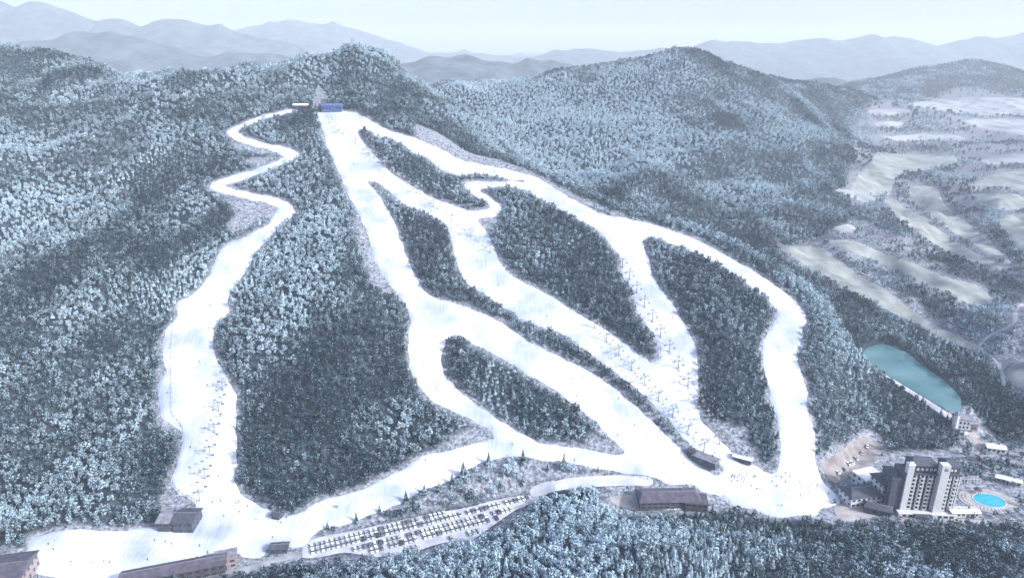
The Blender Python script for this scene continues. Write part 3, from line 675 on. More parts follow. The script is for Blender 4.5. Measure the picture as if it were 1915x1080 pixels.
n_low = land_noise(x * 0.9 + 300, y * 0.9 - 70); n_mid = land_noise(x * 3.1 - 900, y * 3.1 + 400); n_sp = land_noise(x * 1.7 + 1900, y * 1.7 + 900)
for q in (n_low, n_mid, n_sp): q /= np.std(q)
ht = rng.normal(6.3, 1.5, len(x)).clip(3.4, 10.5) * SC
ht *= np.where((y < 330) & (x > -80), 0.92, 1.0)
alive = np.ones(len(x), bool)
alive &= piste_sd.at(x, y) < -1.8
alive &= piste_sd.at(x, y + 0.75 * ht) < -0.5
alive &= piste_sd.at(x - 0.0, y + 0.4 * ht) < -0.8
for P in clear_w[:-1]: 
    k = (x > P[:, 0].min()) & (x < P[:, 0].max()) & (y > P[:, 1].min()) & (y < P[:, 1].max()) & alive
    idx = np.nonzero(k)[0]; ins_ = in_poly(P, x[idx], y[idx]); hit = ins_ & (rng.random(len(idx)) < 0.80); alive[idx[hit]] = False; ht[idx[ins_ & ~hit]] *= rng.uniform(.25, .5, int((ins_ & ~hit).sum()))
for s in [lot_sd, pond_sd] + fair_sd:
    alive &= (s.at(x, y) < -1.5) & (s.at(x, y + 0.5 * ht) < -0.3)
idx = np.nonzero(alive)[0]
gsd = in_poly(GOLF, x[idx], y[idx]); rowd = np.max([SDF.stroke_sd(c, r, x[idx], y[idx]) for c, r in rows_w], axis=0)
kill = gsd & (rowd < 0) & (rng.random(len(idx)) > 0.22 + 0.3 * (n_mid[idx] > 0.6))
kill |= (x[idx] - 0.60 * y[idx] > 60) & (y[idx] > 1200) & (y[idx] < 2350) & (rowd < 0) & (rng.random(len(idx)) > 0.25)
alive[idx[kill]] = False
idx = np.nonzero(alive)[0]
v_in = in_poly(VILLAGE, x[idx], y[idx]); alive[idx[v_in]] = False
idx = np.nonzero(alive)[0]
t_in = in_poly(thin_w, x[idx], y[idx]) & (rng.random(len(idx)) > 0.40 + 0.25 * (n_mid[idx] > 0)); alive[idx[t_in]] = False
gaps = n_mid > 2.1; alive &= ~(gaps & (rng.random(len(x)) < .7))
x, y, ht = x[alive], y[alive], ht[alive]; n_low, n_mid, n_sp = n_low[alive], n_mid[alive], n_sp[alive]
z = H(x, y)
frost = 0.16 + 0.24 * n_low + 0.17 * n_mid + rng.normal(0, 0.15, len(x))
frost += 0.95 * gauss2(940, 230, 200, x, y) + 0.7 * gauss2(1060, 260, 180, x, y) + 0.30 * gauss2(220, 220, 190, x, y) + 0.12 * gauss2(1350, 180, 260, x, y)  # first two terms: hoarfrost, whitened further to paint in pale mist over that slope
frost += 0.22 * gauss2(1050, 1020, 70, x, y) + 0.10 * gauss2(1500, 1050, 60, x, y) + 0.10 * gauss2(60, 900, 50, x, y) + 0.08 * gauss2(80, 470, 70, x, y)
frost -= 0.05 * gauss2(620, 620, 70, x, y) + 0.06 * gauss2(1350, 990, 40, x, y) + 0.12 * gauss2(1850, 780, 60, x, y) + .10 * gauss2(1370, 700, 50, x, y)
is_con = (n_sp + rng.normal(0, .7, len(x))) > 1.0
is_con |= (np.exp(-((x - ground(1350, 970)[0]) ** 2 + (y - ground(1350, 970)[1]) ** 2) / 2500) > rng.random(len(x)) * 1.1)
vid = np.where(is_con, ND + rng.integers(0, NC, len(x)), rng.integers(0, ND, len(x)))
frost = np.where(is_con, frost - 0.24, frost).clip(-0.25, 0.95)
ht = np.where(is_con, ht * 1.12, ht)
rot = rng.uniform(0, 6.28, len(x))

# the trees that show largest become single trees, the rest is one forest
t_ = np.sqrt(x ** 2 + y ** 2 + (CAMZ - z) ** 2)
vx, vy, vz = x, y * cp - (z - CAMZ) * sp_, y * sp_ + (z - CAMZ) * cp
pxs = W0 / 2 + FPX * vx / vy; pys = H0 / 2 - FPX * vz / vy
inview = (pxs > 10) & (pxs < W0 - 10) & (pys > 0) & (pys < H0 - 6)
score = np.where(inview, ht / t_, 0)
pick = np.zeros(len(x), bool)
dec = np.nonzero(~is_con)[0]; con = np.nonzero(is_con)[0]
pick[dec[np.argsort(-score[dec])[:290]]] = True
pick[con[np.argsort(-score[con])[:230]]] = True

def forest(name, mask, label):
    n = int(mask.sum()); me = bpy.data.meshes.new(name); me.vertices.add(n)
    me.vertices.foreach_set('co', np.stack([x[mask], y[mask], z[mask] - 0.1], -1).astype(np.float32).ravel())
    for nm, tp, data in (('frost', 'FLOAT', frost[mask]), ('th', 'FLOAT', ht[mask]), ('rz', 'FLOAT', rot[mask]), ('vid', 'INT', vid[mask])):
        at = me.attributes.new(nm, tp, 'POINT'); at.data.foreach_set('value', data.astype(np.int32 if tp == 'INT' else np.float32))
    o = link_mesh(name, me); tag(o, label, 'forest', kind='stuff')
    ng = bpy.data.node_groups.new(name + '_nodes', 'GeometryNodeTree')
    ng.interface.new_socket('Geometry', in_out='INPUT', socket_type='NodeSocketGeometry'); ng.interface.new_socket('Geometry', in_out='OUTPUT', socket_type='NodeSocketGeometry')
    n_, l_ = ng.nodes, ng.links
    gi, go = n_.new('NodeGroupInput'), n_.new('NodeGroupOutput')
    ci = n_.new('GeometryNodeCollectionInfo'); ci.inputs['Collection'].default_value = proto_col; ci.inputs['Separate Children'].default_value = True; ci.inputs['Reset Children'].default_value = True
    ip = n_.new('GeometryNodeInstanceOnPoints'); ip.inputs['Pick Instance'].default_value = True
    def attr(nm, tp):
        a_ = n_.new('GeometryNodeInputNamedAttribute'); a_.data_type = tp; a_.inputs['Name'].default_value = nm; return a_.outputs['Attribute']
    cx = n_.new('ShaderNodeCombineXYZ'); l_.new(attr('rz', 'FLOAT'), cx.inputs['Z'])
    l_.new(gi.outputs[0], ip.inputs['Points']); l_.new(ci.outputs[0], ip.inputs['Instance']); l_.new(attr('vid', 'INT'), ip.inputs['Instance Index'])
    l_.new(cx.outputs[0], ip.inputs['Rotation']); l_.new(attr('th', 'FLOAT'), ip.inputs['Scale']); l_.new(ip.outputs[0], go.inputs[0])
    md = o.modifiers.new('scatter', 'NODES'); md.node_group = ng
    return o
forest('forest', ~pick & ~is_con, 'frosted leafless woodland covering the hills between and around the pistes')
forest('conifer_wood', ~pick & is_con, 'darker evergreen trees mixed through the frosted woodland')
print('trees', len(x))

def tree_proto(tc, mat):
    tr, cr = tc
    return tr.mesh('trunk'), cr.mesh('crown'), mat
TD = [tree_proto(deciduous(300 + i, 260, True), M['deciduous']) for i in range(5)]
TC_ = [tree_proto(conifer(400 + i, 10, 10, .2 + .025 * (i % 3)), M['conifer']) for i in range(4)]
for tr, cr, m in TD + TC_: tr.materials.append(M['bark']); cr.materials.append(m)
def plant(name, shape, loc, h, rz, fr, label, group):
    r_ = empty(name, loc, rz); r_.scale = (h, h, h)
    for nm, me in (('trunk', shape[0]), ('crown', shape[1])):
        o = bpy.data.objects.new(nm, me); col.objects.link(o); o.parent = r_; o['frost'] = float(fr)
    return tag(r_, label, 'tree', group)
for i in np.nonzero(pick)[0]:
    p_, q_ = pxs[i], pys[i]
    wood = ('the wood below the hotel and pool' if p_ > 1560 else 'the wood below the purple ski house' if p_ > 1180 else 'the frosted wood below the right end of the car park' if p_ > 860 else 'the thin wood along the bottom edge below the car park') if (q_ > 925 and p_ > 560) else ('the wood left of the left run' if p_ < 420 else 'the big wood between the left run and the car park strip' if p_ < 900 else 'the wood around the foot of the right-hand runs')
    if is_con[i]: plant('conifer_tree', TC_[i % 4], (x[i], y[i], z[i] - .1), ht[i], rot[i], frost[i], 'dark conifer in ' + wood, 'conifers in ' + wood)
    else: plant('bare_tree', TD[i % 5], (x[i], y[i], z[i] - .1), ht[i], rot[i], frost[i], 'frosted leafless tree in ' + wood, 'frosted trees in ' + wood)

CON = [(914,868,10),(978,866,11),(867,892,12),(846,905,9),(821,921,8.5),(794,922,7.5),(760,939,9),(710,958,6),(667,976,7.5),(613,989,6),(784,955,7),(877,936,7.5),(954,882,7),(978,906,8),(1054,876,11),(1024,880,6),(1118,882,5),(935,908,5),(900,900,5.5),(740,962,5.5)]
wh = ['tall', 'tallest', 'slim', 'broad', 'dense', 'round-headed', 'pointed', 'small', 'leaning', 'stunted']
for i, (px, py, h) in enumerate(CON):
    g = ground(px, py)
    plant('conifer_tree', TC_[i % 4], (g[0], g[1], g[2] - .1), h, i * 1.3, -0.05 + 0.1 * random.random(), 'lone dark conifer on the snowy strip between cross piste and long car park', 'conifers along the lower edge of the cross piste')
VT = [(1610,868,4),(1622,862,4),(1636,858,5),(1650,852,5),(1597,955,5),(1618,964,6),(1812,850,5),(1806,858,6),(1838,846,5),(1846,856,6),(1850,866,5),(1838,866,5),(1870,862,6),(1884,868,6),(1896,876,5),(1905,870,6),(1790,870,6),(1800,878,7),(1812,884,7),(1825,880,6),(1840,884,6),(1858,880,5),(1880,888,5),(1895,912,5),(1905,930,5),(1908,945,6),(1900,960,5),(1790,962,5),(1700,982,5),(1725,984,5),(1760,982,5),(1660,978,5),(1640,982,6),(1820,968,5),(1860,966,5),(1885,966,5),(1820,830,5),(1790,812,5),(1800,826,5),(1780,832,5),(1760,838,5),(1740,838,5),(1715,840,5),(1690,842,5),(1865,826,5),(1895,832,5),(1560,942,4)]
r2 = random.Random(5)
for _ in range(75): VT.append((r2.uniform(1800, 1915), r2.uniform(808, 898), r2.uniform(3.5, 6.5)))
for _ in range(45): VT.append((r2.uniform(1560, 1915), r2.uniform(974, 992), r2.uniform(4, 6.5)))
for _ in range(14): VT.append((r2.uniform(1560, 1640), r2.uniform(872, 896), r2.uniform(3, 4.5)))
for i, (px, py, h) in enumerate(VT):
    if any(s.at(*ground(px, py)[:2]) > -.5 for s in fair_sd[-12:]): continue
    g = ground(px, py); c = i % 3 == 0
    plant('conifer_tree' if c else 'bare_tree', TC_[i % 4] if c else TD[i % 5], (g[0], g[1], g[2] - .1), h * (1.1 if c else .95), i * 1.7, 0.05 + .12 * random.random(),
          'small dark conifer in the grounds around the hotel' if c else 'small leafless tree in the grounds around the hotel', 'conifers round the hotel' if c else 'garden trees round the hotel')

# ------------------------------------------------------------------ buildings
def facing(px, py, turn=0.0):
    g = ground(px, py); return g, turn

def windows(root, xs, zs, y, w_, h_, nrm='y', mat='glass', proud=0.06, name='window', frame=True):
    """a grid of window panes set proud of a wall; nrm 'y' = front wall at local y, 'x' = side wall at local x = y"""
    mb = MB()
    if nrm == 'y': mb.box(0, 0, 0, w_, 0.12, h_)
    else: mb.box(0, 0, 0, 0.12, w_, h_)
    me = mb.mesh(name); me.materials.append(M[mat])
    for zz in zs:
        for xx in xs:
            o = bpy.data.objects.new(name, me); col.objects.link(o); o.parent = root
            o.location = (xx, y, zz) if nrm == 'y' else (y, xx, zz)

def hotel():
    (gx_, gy_, gz) = ground(1722, 958)
    r_ = empty('hotel', (gx_, gy_, gz - .3), R(-4)); r_.scale = (.84, .84, .84); tag(r_, 'tall multi-storey hotel with dark roofs and white stair tower beside the round pool', 'hotel')
    FL, NF = 3.15, 9; top = FL * NF + 3.5
    MB().box(2.0, 7, 0, 39, 13, top).build('wall', M['grey_wall'], r_)
    MB().box(-20.5, 8.5, 0, 6, 16, top - 5).build('wing_wall', M['grey_wall'], r_)
    MB().box(8.6, -0.6, 0, 5.6, 5.0, top + 9.5, top=1.0).build('stair_tower', M['white_wall'], r_)
    MB().box(-13.4, 0.9, 0, 4.2, 4.0, top + 8.0).build('lift_tower', M['white_wall'], r_)
    MB().gable(-13.4, 0.9, top + 8.0, 4.8, 4.6, 1.6, hip=2.0).build('roof', M['pale_roof'], r_)
    MB().box(-2.4, 7.8, top, 17.5, 10.5, 5.6).build('attic_wall', M['dark_roof'], r_)
    MB().gable(-2.4, 7.8, top + 5.9, 18.5, 13.0, 3.2, hip=3).build('roof', M['dark_roof'], r_)
    MB().box(16.6, 7.8, top, 10.0, 10.5, 5.2).build('attic_wall', M['dark_roof'], r_)
    MB().gable(16.6, 7.8, top + 5.5, 11.5, 13.0, 3.0, hip=3).build('roof', M['dark_roof'], r_)
    MB().gable(-20.5, 8.5, top - 4.7, 7.5, 17.5, 2.8, hip=2.5).build('roof', M['dark_roof'], r_)
    MB().box(2.0, 0.15, top - 0.2, 39.6, 1.6, 0.9).build('cornice', M['dark_roof'], r_)
    # white balcony stacks and dark window stacks
    bal = [-9.6, -4.2, 1.2, 13.6, 18.4]; win = [-6.9, -1.5, 3.9, 16.0, 20.6]
    pb = MB().box(0, 0, 0, 2.7, 1.5, 0.18).box(0, -0.69, 0.18, 2.7, 0.12, 1.0).box(-1.29, 0, 0.18, 0.12, 1.26, 1.0).box(1.29, 0, 0.18, 0.12, 1.26, 1.0).mesh('balcony'); pb.materials.append(M['white_wall'])
    for f in range(NF):
        for bx in bal:
            o = bpy.data.objects.new('balcony', pb); col.objects.link(o); o.parent = r_; o.location = (bx, -0.26, 3.4 + f * FL)
    zs = [3.75 + f * FL for f in range(NF)]
    windows(r_, bal, [q + .05 for q in zs], 0.44, 2.0, 2.05)
    windows(r_, win, zs, 0.44, 1.7, 1.75)
    windows(r_, [-10, -7, -4, -1, 2, 4.6], [top + 1.6], 2.50, 1.6, 2.0, mat='white_wall', name='dormer_window')
    windows(r_, [13.6, 16.0, 18.4], [top + 1.6], 2.50, 1.5, 2.0, mat='white_wall', name='dormer_window')
    windows(r_, [3, 6.5, 10, 13.5], zs[:-2], -23.54, 1.4, 1.6, nrm='x')
    windows(r_, [3.0, 7.0, 11.0], zs, 21.54, 1.5, 1.7, nrm='x')
    for xx in (-12.3 + 1.0, -8.25, -5.55, -2.85, -0.15, 2.55, 5.2, 12.0, 14.95, 17.2, 19.6, 21.2):
        MB().box(xx, 0.22, 3.2, 0.8, 0.55, top - 3.4).build('pier', M['white_wall'], r_)
    MB().box(2, -3.2, 0, 40, 4.8, 3.0).build('podium', M['white_wall'], r_)
    MB().box(-2, -6.8, 0, 12, 2.6, 3.4).build('entrance_canopy', M['dark_roof'], r_)
    windows(r_, [-14, -10, 10, 14, 18], [0.6], -5.63, 2.8, 1.9)
    MB().box(8.6, -3.12, top + 5, 2.6, 0.12, 2.4).build('emblem', M['lilac_roof'], r_)
hotel()

def building(name, px, py, sx, sy, hgt, rz, wall, roof, rh, label, cat='building', hip=0.0, nwin=3, floors=1, win_side=True, door=True, over=0.8, sink=0.4, flat=False):
    g = ground(px, py); r_ = empty(name, (g[0], g[1], g[2] - sink), R(rz)); tag(r_, label, cat)
    MB().box(0, 0, 0, sx, sy, hgt + sink).build('wall', M[wall], r_)
    if flat:
        MB().box(0, 0, hgt + sink, sx + over, sy + over, 0.45).build('roof', M[roof], r_)
        MB().box(0, -sy / 2 - over / 2 + .1, hgt + sink + .45, sx + over, .25, .5).build('parapet', M[wall], r_)
    else:
        rf = MB().gable(0, 0, hgt + sink + 0.36, sx + over * 2, sy + over * 2, rh, hip=hip).build('roof', M[roof], r_)
        MB().box(0, 0, hgt + sink + 0.30 + rh, sx + over * 2 - 2 * hip, .35, .16).build('ridge_cap', M['lilac_roof'], rf)
        MB().box(sx * .22, sy * .18, hgt + sink + .5, .8, .8, rh + .6).build('chimney', M['grey_wall'], rf)
    fh = hgt / floors
    xs = [(-0.5 + (i + 0.5) / nwin) * sx for i in range(nwin)]
    zs = [sink + fh * f + fh * 0.32 for f in range(floors)]
    ww = min(2.2, sx / nwin * 0.6)
    if door and nwin > 2:
        mid = xs[nwin // 2]; windows(r_, [mid], [sink], -sy / 2 - 0.02, 1.5, min(2.3, fh * .8), mat='brown_wall', name='door')
        windows(r_, [q for q in xs if q != mid], zs[:1], -sy / 2 - 0.02, ww, fh * .42)
        if floors > 1: windows(r_, xs, zs[1:], -sy / 2 - 0.02, ww, fh * .42)
    else: windows(r_, xs, zs, -sy / 2 - 0.02, ww, fh * .42)
    if win_side:
        ny_ = max(1, int(sy / 4)); ys_ = [(-0.5 + (i + 0.5) / ny_) * sy for i in range(ny_)]
        for sgn in (-1, 1): windows(r_, ys_, zs, sgn * (sx / 2 + 0.02), min(1.6, sy / ny_ * .5), fh * .42, nrm='x')
    return r_

# hotel annexes
b = building('annex', 1606, 935, 20, 12, 6.5, 10, 'white_wall', 'dark_roof', 3.0, 'low white annex with broad dark roof at the snow edge left of the hotel', hip=4, nwin=6, floors=2)
b = building('annex', 1646, 930, 9, 12, 13.5, 8, 'white_wall', 'dark_roof', 2.6, 'taller white annex block with dark roof between low annex and hotel', hip=2, nwin=3, floors=4)
b = building('annex', 1622, 905, 15, 12, 7.5, 18, 'white_wall', 'pale_roof', 1.0, 'white annex with flat pale roof behind the dark-roofed annex', hip=1, nwin=4, floors=2, flat=True)
b = building('annex', 1640, 958, 14, 6, 4.0, -24, 'grey_wall', 'dark_roof', 1.8, 'narrow grey annex with dark roof in front of the taller annex', hip=1.5, nwin=4)

# pool with round deck
g = ground(1847, 936)
r_ = empty('swimming_pool', (g[0], g[1], g[2]), 0); tag(r_, 'bright blue oval swimming pool in a round pale deck right of the hotel', 'pool')
def ell(rx, ry, n=40, ox=0.0, oy=0.0, pw=2.0): return [(ox + rx * math.cos(2 * math.pi * i / n), oy + ry * math.sin(2 * math.pi * i / n)) for i in range(n)]
MB().prism(ell(16.5, 12.5), -1.0, 0.35).build('deck', M['paving'], r_)
rim_o, rim_i = ell(9.6, 7.6, 40, 1, 0), ell(9.0, 7.0, 40, 1, 0)
mb = MB(); n = 40
mb.add([(a_, b_, 0.62) for a_, b_ in rim_o] + [(a_, b_, 0.62) for a_, b_ in rim_i] + [(a_, b_, 0.3) for a_, b_ in rim_o] + [(a_, b_, 0.38) for a_, b_ in rim_i],
       [(i, (i + 1) % n, n + (i + 1) % n, n + i) for i in range(n)] + [(2 * n + i, 2 * n + (i + 1) % n, (i + 1) % n, i) for i in range(n)] + [(n + i, n + (i + 1) % n, 3 * n + (i + 1) % n, 3 * n + i) for i in range(n)])
mb.build('rim', M['white_wall'], r_)
MB().prism(ell(9.05, 7.05, 40, 1, 0), 0.36, 0.5).build('water', M['pool'], r_)
gz = empty('gazebo', (g[0] - 1.5, g[1] + 7.8, g[2] + 0.35), 0.2); tag(gz, 'dark little gazebo on the far rim of the blue pool', 'gazebo')
for i in range(6): MB().tube((1.8 * math.cos(i * 1.047), 1.8 * math.sin(i * 1.047), 0), (1.8 * math.cos(i * 1.047), 1.8 * math.sin(i * 1.047), 2.6), .12).build('post', M['brown_wall'], gz)
MB().add([(2.6 * math.cos(i * 1.047), 2.6 * math.sin(i * 1.047), 2.6) for i in range(6)] + [(0, 0, 4.2)], [(i, (i + 1) % 6, 6) for i in range(6)] + [(5, 4, 3, 2, 1, 0)]).build('roof', M['dark_roof'], gz)
lounger = MB().box(0, 0, .3, .7, 1.4, .1).box(-.28, .6, 0, .08, .08, .3).box(.28, .6, 0, .08, .08, .3).box(-.28, -.6, 0, .08, .08, .3).box(.28, -.6, 0, .08, .08, .3)
lounger.add([(-.35, .7, .32), (.35, .7, .32), (.35, 1.2, .8), (-.35, 1.2, .8), (-.35, .7, .42), (.35, .7, .42), (.35, 1.15, .88), (-.35, 1.15, .88)], [(3, 2, 1, 0), (4, 5, 6, 7), (0, 1, 5, 4), (1, 2, 6, 5), (2, 3, 7, 6), (3, 0, 4, 7)])
lm = lounger.mesh('sun_lounger'); lm.materials.append(M['white_wall'])
for i in range(22):
    th = 2.3 + i * 0.155; o = bpy.data.objects.new('sun_lounger', lm); col.objects.link(o)
    o.location = (g[0] + 13.6 * math.cos(th), g[1] + 10.3 * math.sin(th), g[2] + .35); o.rotation_euler = (0, 0, th + math.pi / 2)
    tag(o, 'white sun lounger on the pale deck around the blue pool', 'sun lounger', 'loungers round the pool')
def pergola(p0, p1, label, n=9, dep=3.0):
    a_, b_ = ground(*p0), ground(*p1); d = Vector((b_[0] - a_[0], b_[1] - a_[1], 0)); L = d.length
    r_ = empty('pergola', (a_[0], a_[1], max(a_[2], b_[2]) - .2), math.atan2(d.y, d.x)); tag(r_, label, 'pergola')
    for i in range(n):
        for yy in (0, dep): MB().box(L * i / (n - 1), yy, 0, .3, .3, 2.9).build('post', M['white_wall'], r_)
    for yy in (0, dep): MB().box(L / 2, yy, 2.9, L + .8, .35, .35).build('beam', M['white_wall'], r_)
    for i in range(n * 2 - 1): MB().box(L * i / (n * 2 - 2), dep / 2, 3.25, .2, dep + 1, .2).build('slat', M['white_wall'], r_)
pergola((1791, 902), (1832, 903), 'white pergola row behind the blue swimming pool', 8)
pergola((1868, 900), (1898, 912), 'short white pergola beside the path right of the pool', 6)

# castle-like villa and garden houses on the right
g = ground(1797, 797); r_ = empty('villa', (g[0], g[1], g[2] - .3), R(-12)); tag(r_, 'pale turreted villa at the end of the road below the pond', 'villa')
MB().box(0, 0, 0, 11, 8, 7.5).build('wall', M['white_wall'], r_); MB().gable(0, 0, 7.9, 12, 9, 2.6, hip=1).build('roof', M['lilac_roof'], r_)
for tx, ty, hh in ((-5.5, -3, 11), (4.5, 3, 12.5)):
    t = MB().prism([(tx + 2.0 * math.cos(i * .785), ty + 2.0 * math.sin(i * .785)) for i in range(8)], 0, hh).build('turret', M['white_wall'], r_)
    MB().add([(tx + 2.4 * math.cos(i * .785), ty + 2.4 * math.sin(i * .785), hh) for i in range(8)] + [(tx, ty, hh + 3)], [(i, (i + 1) % 8, 8) for i in range(8)] + [tuple(reversed(range(8)))]).build('turret_roof', M['lilac_roof'], r_)
MB().box(6.8, -1, 0, 5, 6, 5).build('side_wing', M['pink_wall'], r_); MB().gable(6.8, -1, 5.36, 5.8, 7, 1.6).build('wing_roof', M['lilac_roof'], r_)
windows(r_, [-2.4, 0, 2.4], [1.2, 4.3], -4.02, 1.2, 1.7); windows(r_, [6.0, 7.6], [1.4], -4.02, 1.0, 1.5)
building('garden_house', 1859, 842, 11, 6, 3.4, -15, 'white_wall', 'pale_roof', 1.2, 'white garden house with snowy roof above the grounds right of the hotel', 'house', nwin=4)
building('garden_house', 1884, 902, 13, 4, 3.0, -28, 'pink_wall', 'pale_roof', 1.0, 'long low pink house with snowy roof on the path above the pool', 'house', nwin=5)
building('garden_house', 1838, 862, 6, 5, 3.2, 8, 'pink_wall', 'lilac_roof', 1.3, 'tiny pink house under the trees just right of the hotel roof', 'house', nwin=3)
building('garden_house', 1898, 872, 7, 5, 3.2, -20, 'white_wall', 'lilac_roof', 1.4, 'small white house with grey roof at the right edge above the pool', 'house', nwin=3)
building('garden_house', 1800, 962, 16, 5, 3.2, 0, 'white_wall', 'pale_roof', 0.9, 'long white single-storey house below the pool deck', 'house', nwin=6)

# summit
building('summit_station', 622, 207, 22, 10, 5.5, 4, 'blue_wall', 'blue_wall', 2.0, 'blue lift station on the snowy summit at the top of the runs', 'lift station', nwin=6, floors=1, sink=1.5)
building('summit_hut', 563, 203, 15, 7, 3.6, 0, 'grey_wall', 'pale_roof', 1.6, 'grey hut with white roof on the summit left of the blue station', 'hut', nwin=4, sink=1.5)
# left base
building('ski_lodge', 321, 980, 9.5, 13, 6.0, 0, 'brown_wall', 'lilac_roof', 1.6, 'lilac-roofed lodge at the foot of the left run, the left of two', 'lodge', nwin=3, floors=2)
building('ski_lodge', 353, 982, 11, 13, 6.5, 0, 'grey_wall', 'dark_roof', 2.2, 'dark-roofed lodge at the foot of the left run beside its lift', 'lodge', nwin=4, floors=2)
building('lift_hut', 519, 968, 5, 4, 2.8, -20, 'grey_wall', 'dark_roof', 1.0, 'tiny dark hut at the wood corner above the lower piste junction', 'hut', nwin=2, door=False)
building('equipment_shed', 523, 1029, 9, 5, 3.0, 6, 'grey_wall', 'dark_roof', 1.2, 'small grey shed at the left end of the long car park', 'shed', nwin=3)
# bottom left
building('ticket_hall', 22, 1086, 18, 22, 8, 12, 'pink_wall', 'purple_roof', 3.0, 'big dark-roofed hall cut by the bottom left corner', 'hall', nwin=4, floors=2)
b = building('rental_hall', 330, 1080, 50, 9, 6.5, 17, 'brown_wall', 'purple_roof', 2.2, 'long purple-roofed hall along the lower edge of the snowy plaza', 'hall', nwin=13, floors=2)
building('office_block', 424, 1054, 11, 8, 6.0, 17, 'pink_wall', 'lilac_roof', 0.8, 'small pink block with grey roof at the right end of the long plaza hall', 'building', nwin=3, floors=2, flat=True)
# right base
b = building('ski_house', 1248, 938, 36, 13, 4.6, 2, 'grey_wall', 'purple_roof', 2.6, 'long purple-roofed ski house beside the base of the right-hand runs', 'building', nwin=10, floors=2, hip=3)
building('ski_house_wing', 1300, 944, 13, 11, 4.4, -8, 'brown_wall', 'purple_roof', 1.0, 'low flat-roofed wing at the right end of the purple ski house', 'building', nwin=4, floors=2, flat=True)
building('lift_base_station', 1320, 866, 15, 6.5, 4.5, -40, 'grey_wall', 'lilac_roof', 1.4, 'grey lift base station at the tip of the long narrow wood', 'lift station', nwin=4)
building('lift_hut', 1388, 862, 11, 3.6, 3.0, -28, 'grey_wall', 'pale_roof', 1.1, 'narrow hut with white roof at the foot of the right-hand wood', 'hut', nwin=4)
building('lift_hut', 1294, 850, 4, 4, 3.0, -40, 'brown_wall', 'dark_roof', 1.2, 'small brown hut behind the grey lift base station', 'hut', nwin=2, door=False)

# ------------------------------------------------------------------ chairlifts
tw_parts = []
def tower_meshes(h):
    pole = MB().tube((0, 0, -1.0), (0, 0, h), .42, .28, 8).mesh('pole'); arm = MB().box(0, 0, h, 6.0, .4, .45).mesh('crossarm')
    shv = MB().box(0, 0, 0, .22, 2.6, .18)
    for k in (-1.05, -.35, .35, 1.05): shv.tube((-.14, k, .25), (.14, k, .25), .27, n=8)
    plat = MB().box(0, 0, h + .45, 1.0, .8, .9).mesh('lifting_frame')
    for m_ in (pole, arm, plat): m_.materials.append(M['steel'])
    sh = shv.mesh('sheave'); sh.materials.append(M['steel']); return pole, arm, plat, sh
HT = 7.0
POLE, ARM, FRAME, SHEAVE = tower_meshes(HT)
ch_hanger = MB().tube((0, 0, 0), (0, 0.05, -2.0), .07, n=5).tube((-.9, 0, -2.0), (.9, 0, -2.0), .07, n=5).tube((-.95, 0, -2.0), (-.95, -.1, -3.1), .06, n=5).tube((.95, 0, -2.0), (.95, -.1, -3.1), .06, n=5).mesh('hanger')
ch_seat = MB().box(0, -.1, -3.15, 1.9, .62, .14).mesh('seat'); ch_back = MB().box(0, .22, -2.95, 1.9, .12, .72).mesh('backrest'); ch_bar = MB().tube((-.9, -.45, -2.6), (.9, -.45, -2.6), .05, n=5).tube((-.6, -.55, -3.6), (.6, -.55, -3.6), .05, n=5).tube((0, -.45, -2.6), (0, -.55, -3.6), .04, n=5).mesh('safety_bar')
for m_, q in ((ch_hanger, 'steel'), (ch_seat, 'lilac_roof'), (ch_back, 'lilac_roof'), (ch_bar, 'steel')): m_.materials.append(M[q])
def lift(pA, pB, ntow, nchairs, what, off=2.75, hgt=HT):
    a_, b_ = Vector(ground(*pA)), Vector(ground(*pB)); d = (b_ - a_); d2 = Vector((d.x, d.y, 0)).normalized(); rz = math.atan2(d2.y, d2.x) - math.pi / 2
    tops = []
    for i in range(ntow):
        f = i / (ntow - 1); p = a_.lerp(b_, f); zz = float(H(p.x, p.y)); 
        t = empty('lift_tower', (p.x, p.y, zz), rz)
        tag(t, {0: 'lowest', ntow - 1: 'topmost'}.get(i, 'intermediate') + ' steel tower of the ' + what, 'lift tower', 'towers of the ' + what)
        for nm, me in (('pole', POLE), ('lifting_frame', FRAME), ('crossarm', ARM)):
            o = bpy.data.objects.new(nm, me); col.objects.link(o); o.parent = t
        arm_o = o
        for sx in (-off, off):
            o = bpy.data.objects.new('sheave', SHEAVE); col.objects.link(o); o.parent = arm_o; o.location = (sx, 0, HT + .75)
        tops.append(Vector((p.x, p.y, zz + HT + 1.1)))
    side = Vector((d2.y, -d2.x, 0))
    def cable_pt(f, sgn):
        q = f * (ntow - 1); i = min(int(q), ntow - 2); u = q - i
        p = tops[i].lerp(tops[i + 1], u); L = (tops[i + 1] - tops[i]).length
        return p + side * off * sgn - Vector((0, 0, 4 * u * (1 - u) * L * 0.018))
    for sgn, wd in ((-1, 'left'), (1, 'right')):
        mb = MB(); K = (ntow - 1) * 6
        for k in range(K): mb.tube(cable_pt(k / K, sgn), cable_pt((k + 1) / K, sgn), .03, n=4)
        tag(mb.build('lift_cable', M['dark_steel']), '%s steel cable of the %s' % (wd, what), 'cable')
        for k in range(nchairs):
            f = (k + .5 + .25 * sgn) / nchairs; p = cable_pt(f, sgn); c = empty('lift_chair', p, rz + (0 if sgn > 0 else math.pi))
            tag(c, 'empty chair hanging from the cable of the ' + what, 'lift chair', 'chairs of the ' + what)
            for nm, me in (('hanger', ch_hanger), ('seat', ch_seat), ('backrest', ch_back), ('safety_bar', ch_bar)):
                o = bpy.data.objects.new(nm, me); col.objects.link(o); o.parent = c
    return tops
lift((374, 938), (424, 694), 7, 13, 'chairlift on the left run')
lift((917, 474), (616, 232), 11, 28, 'upper chairlift down the middle run')
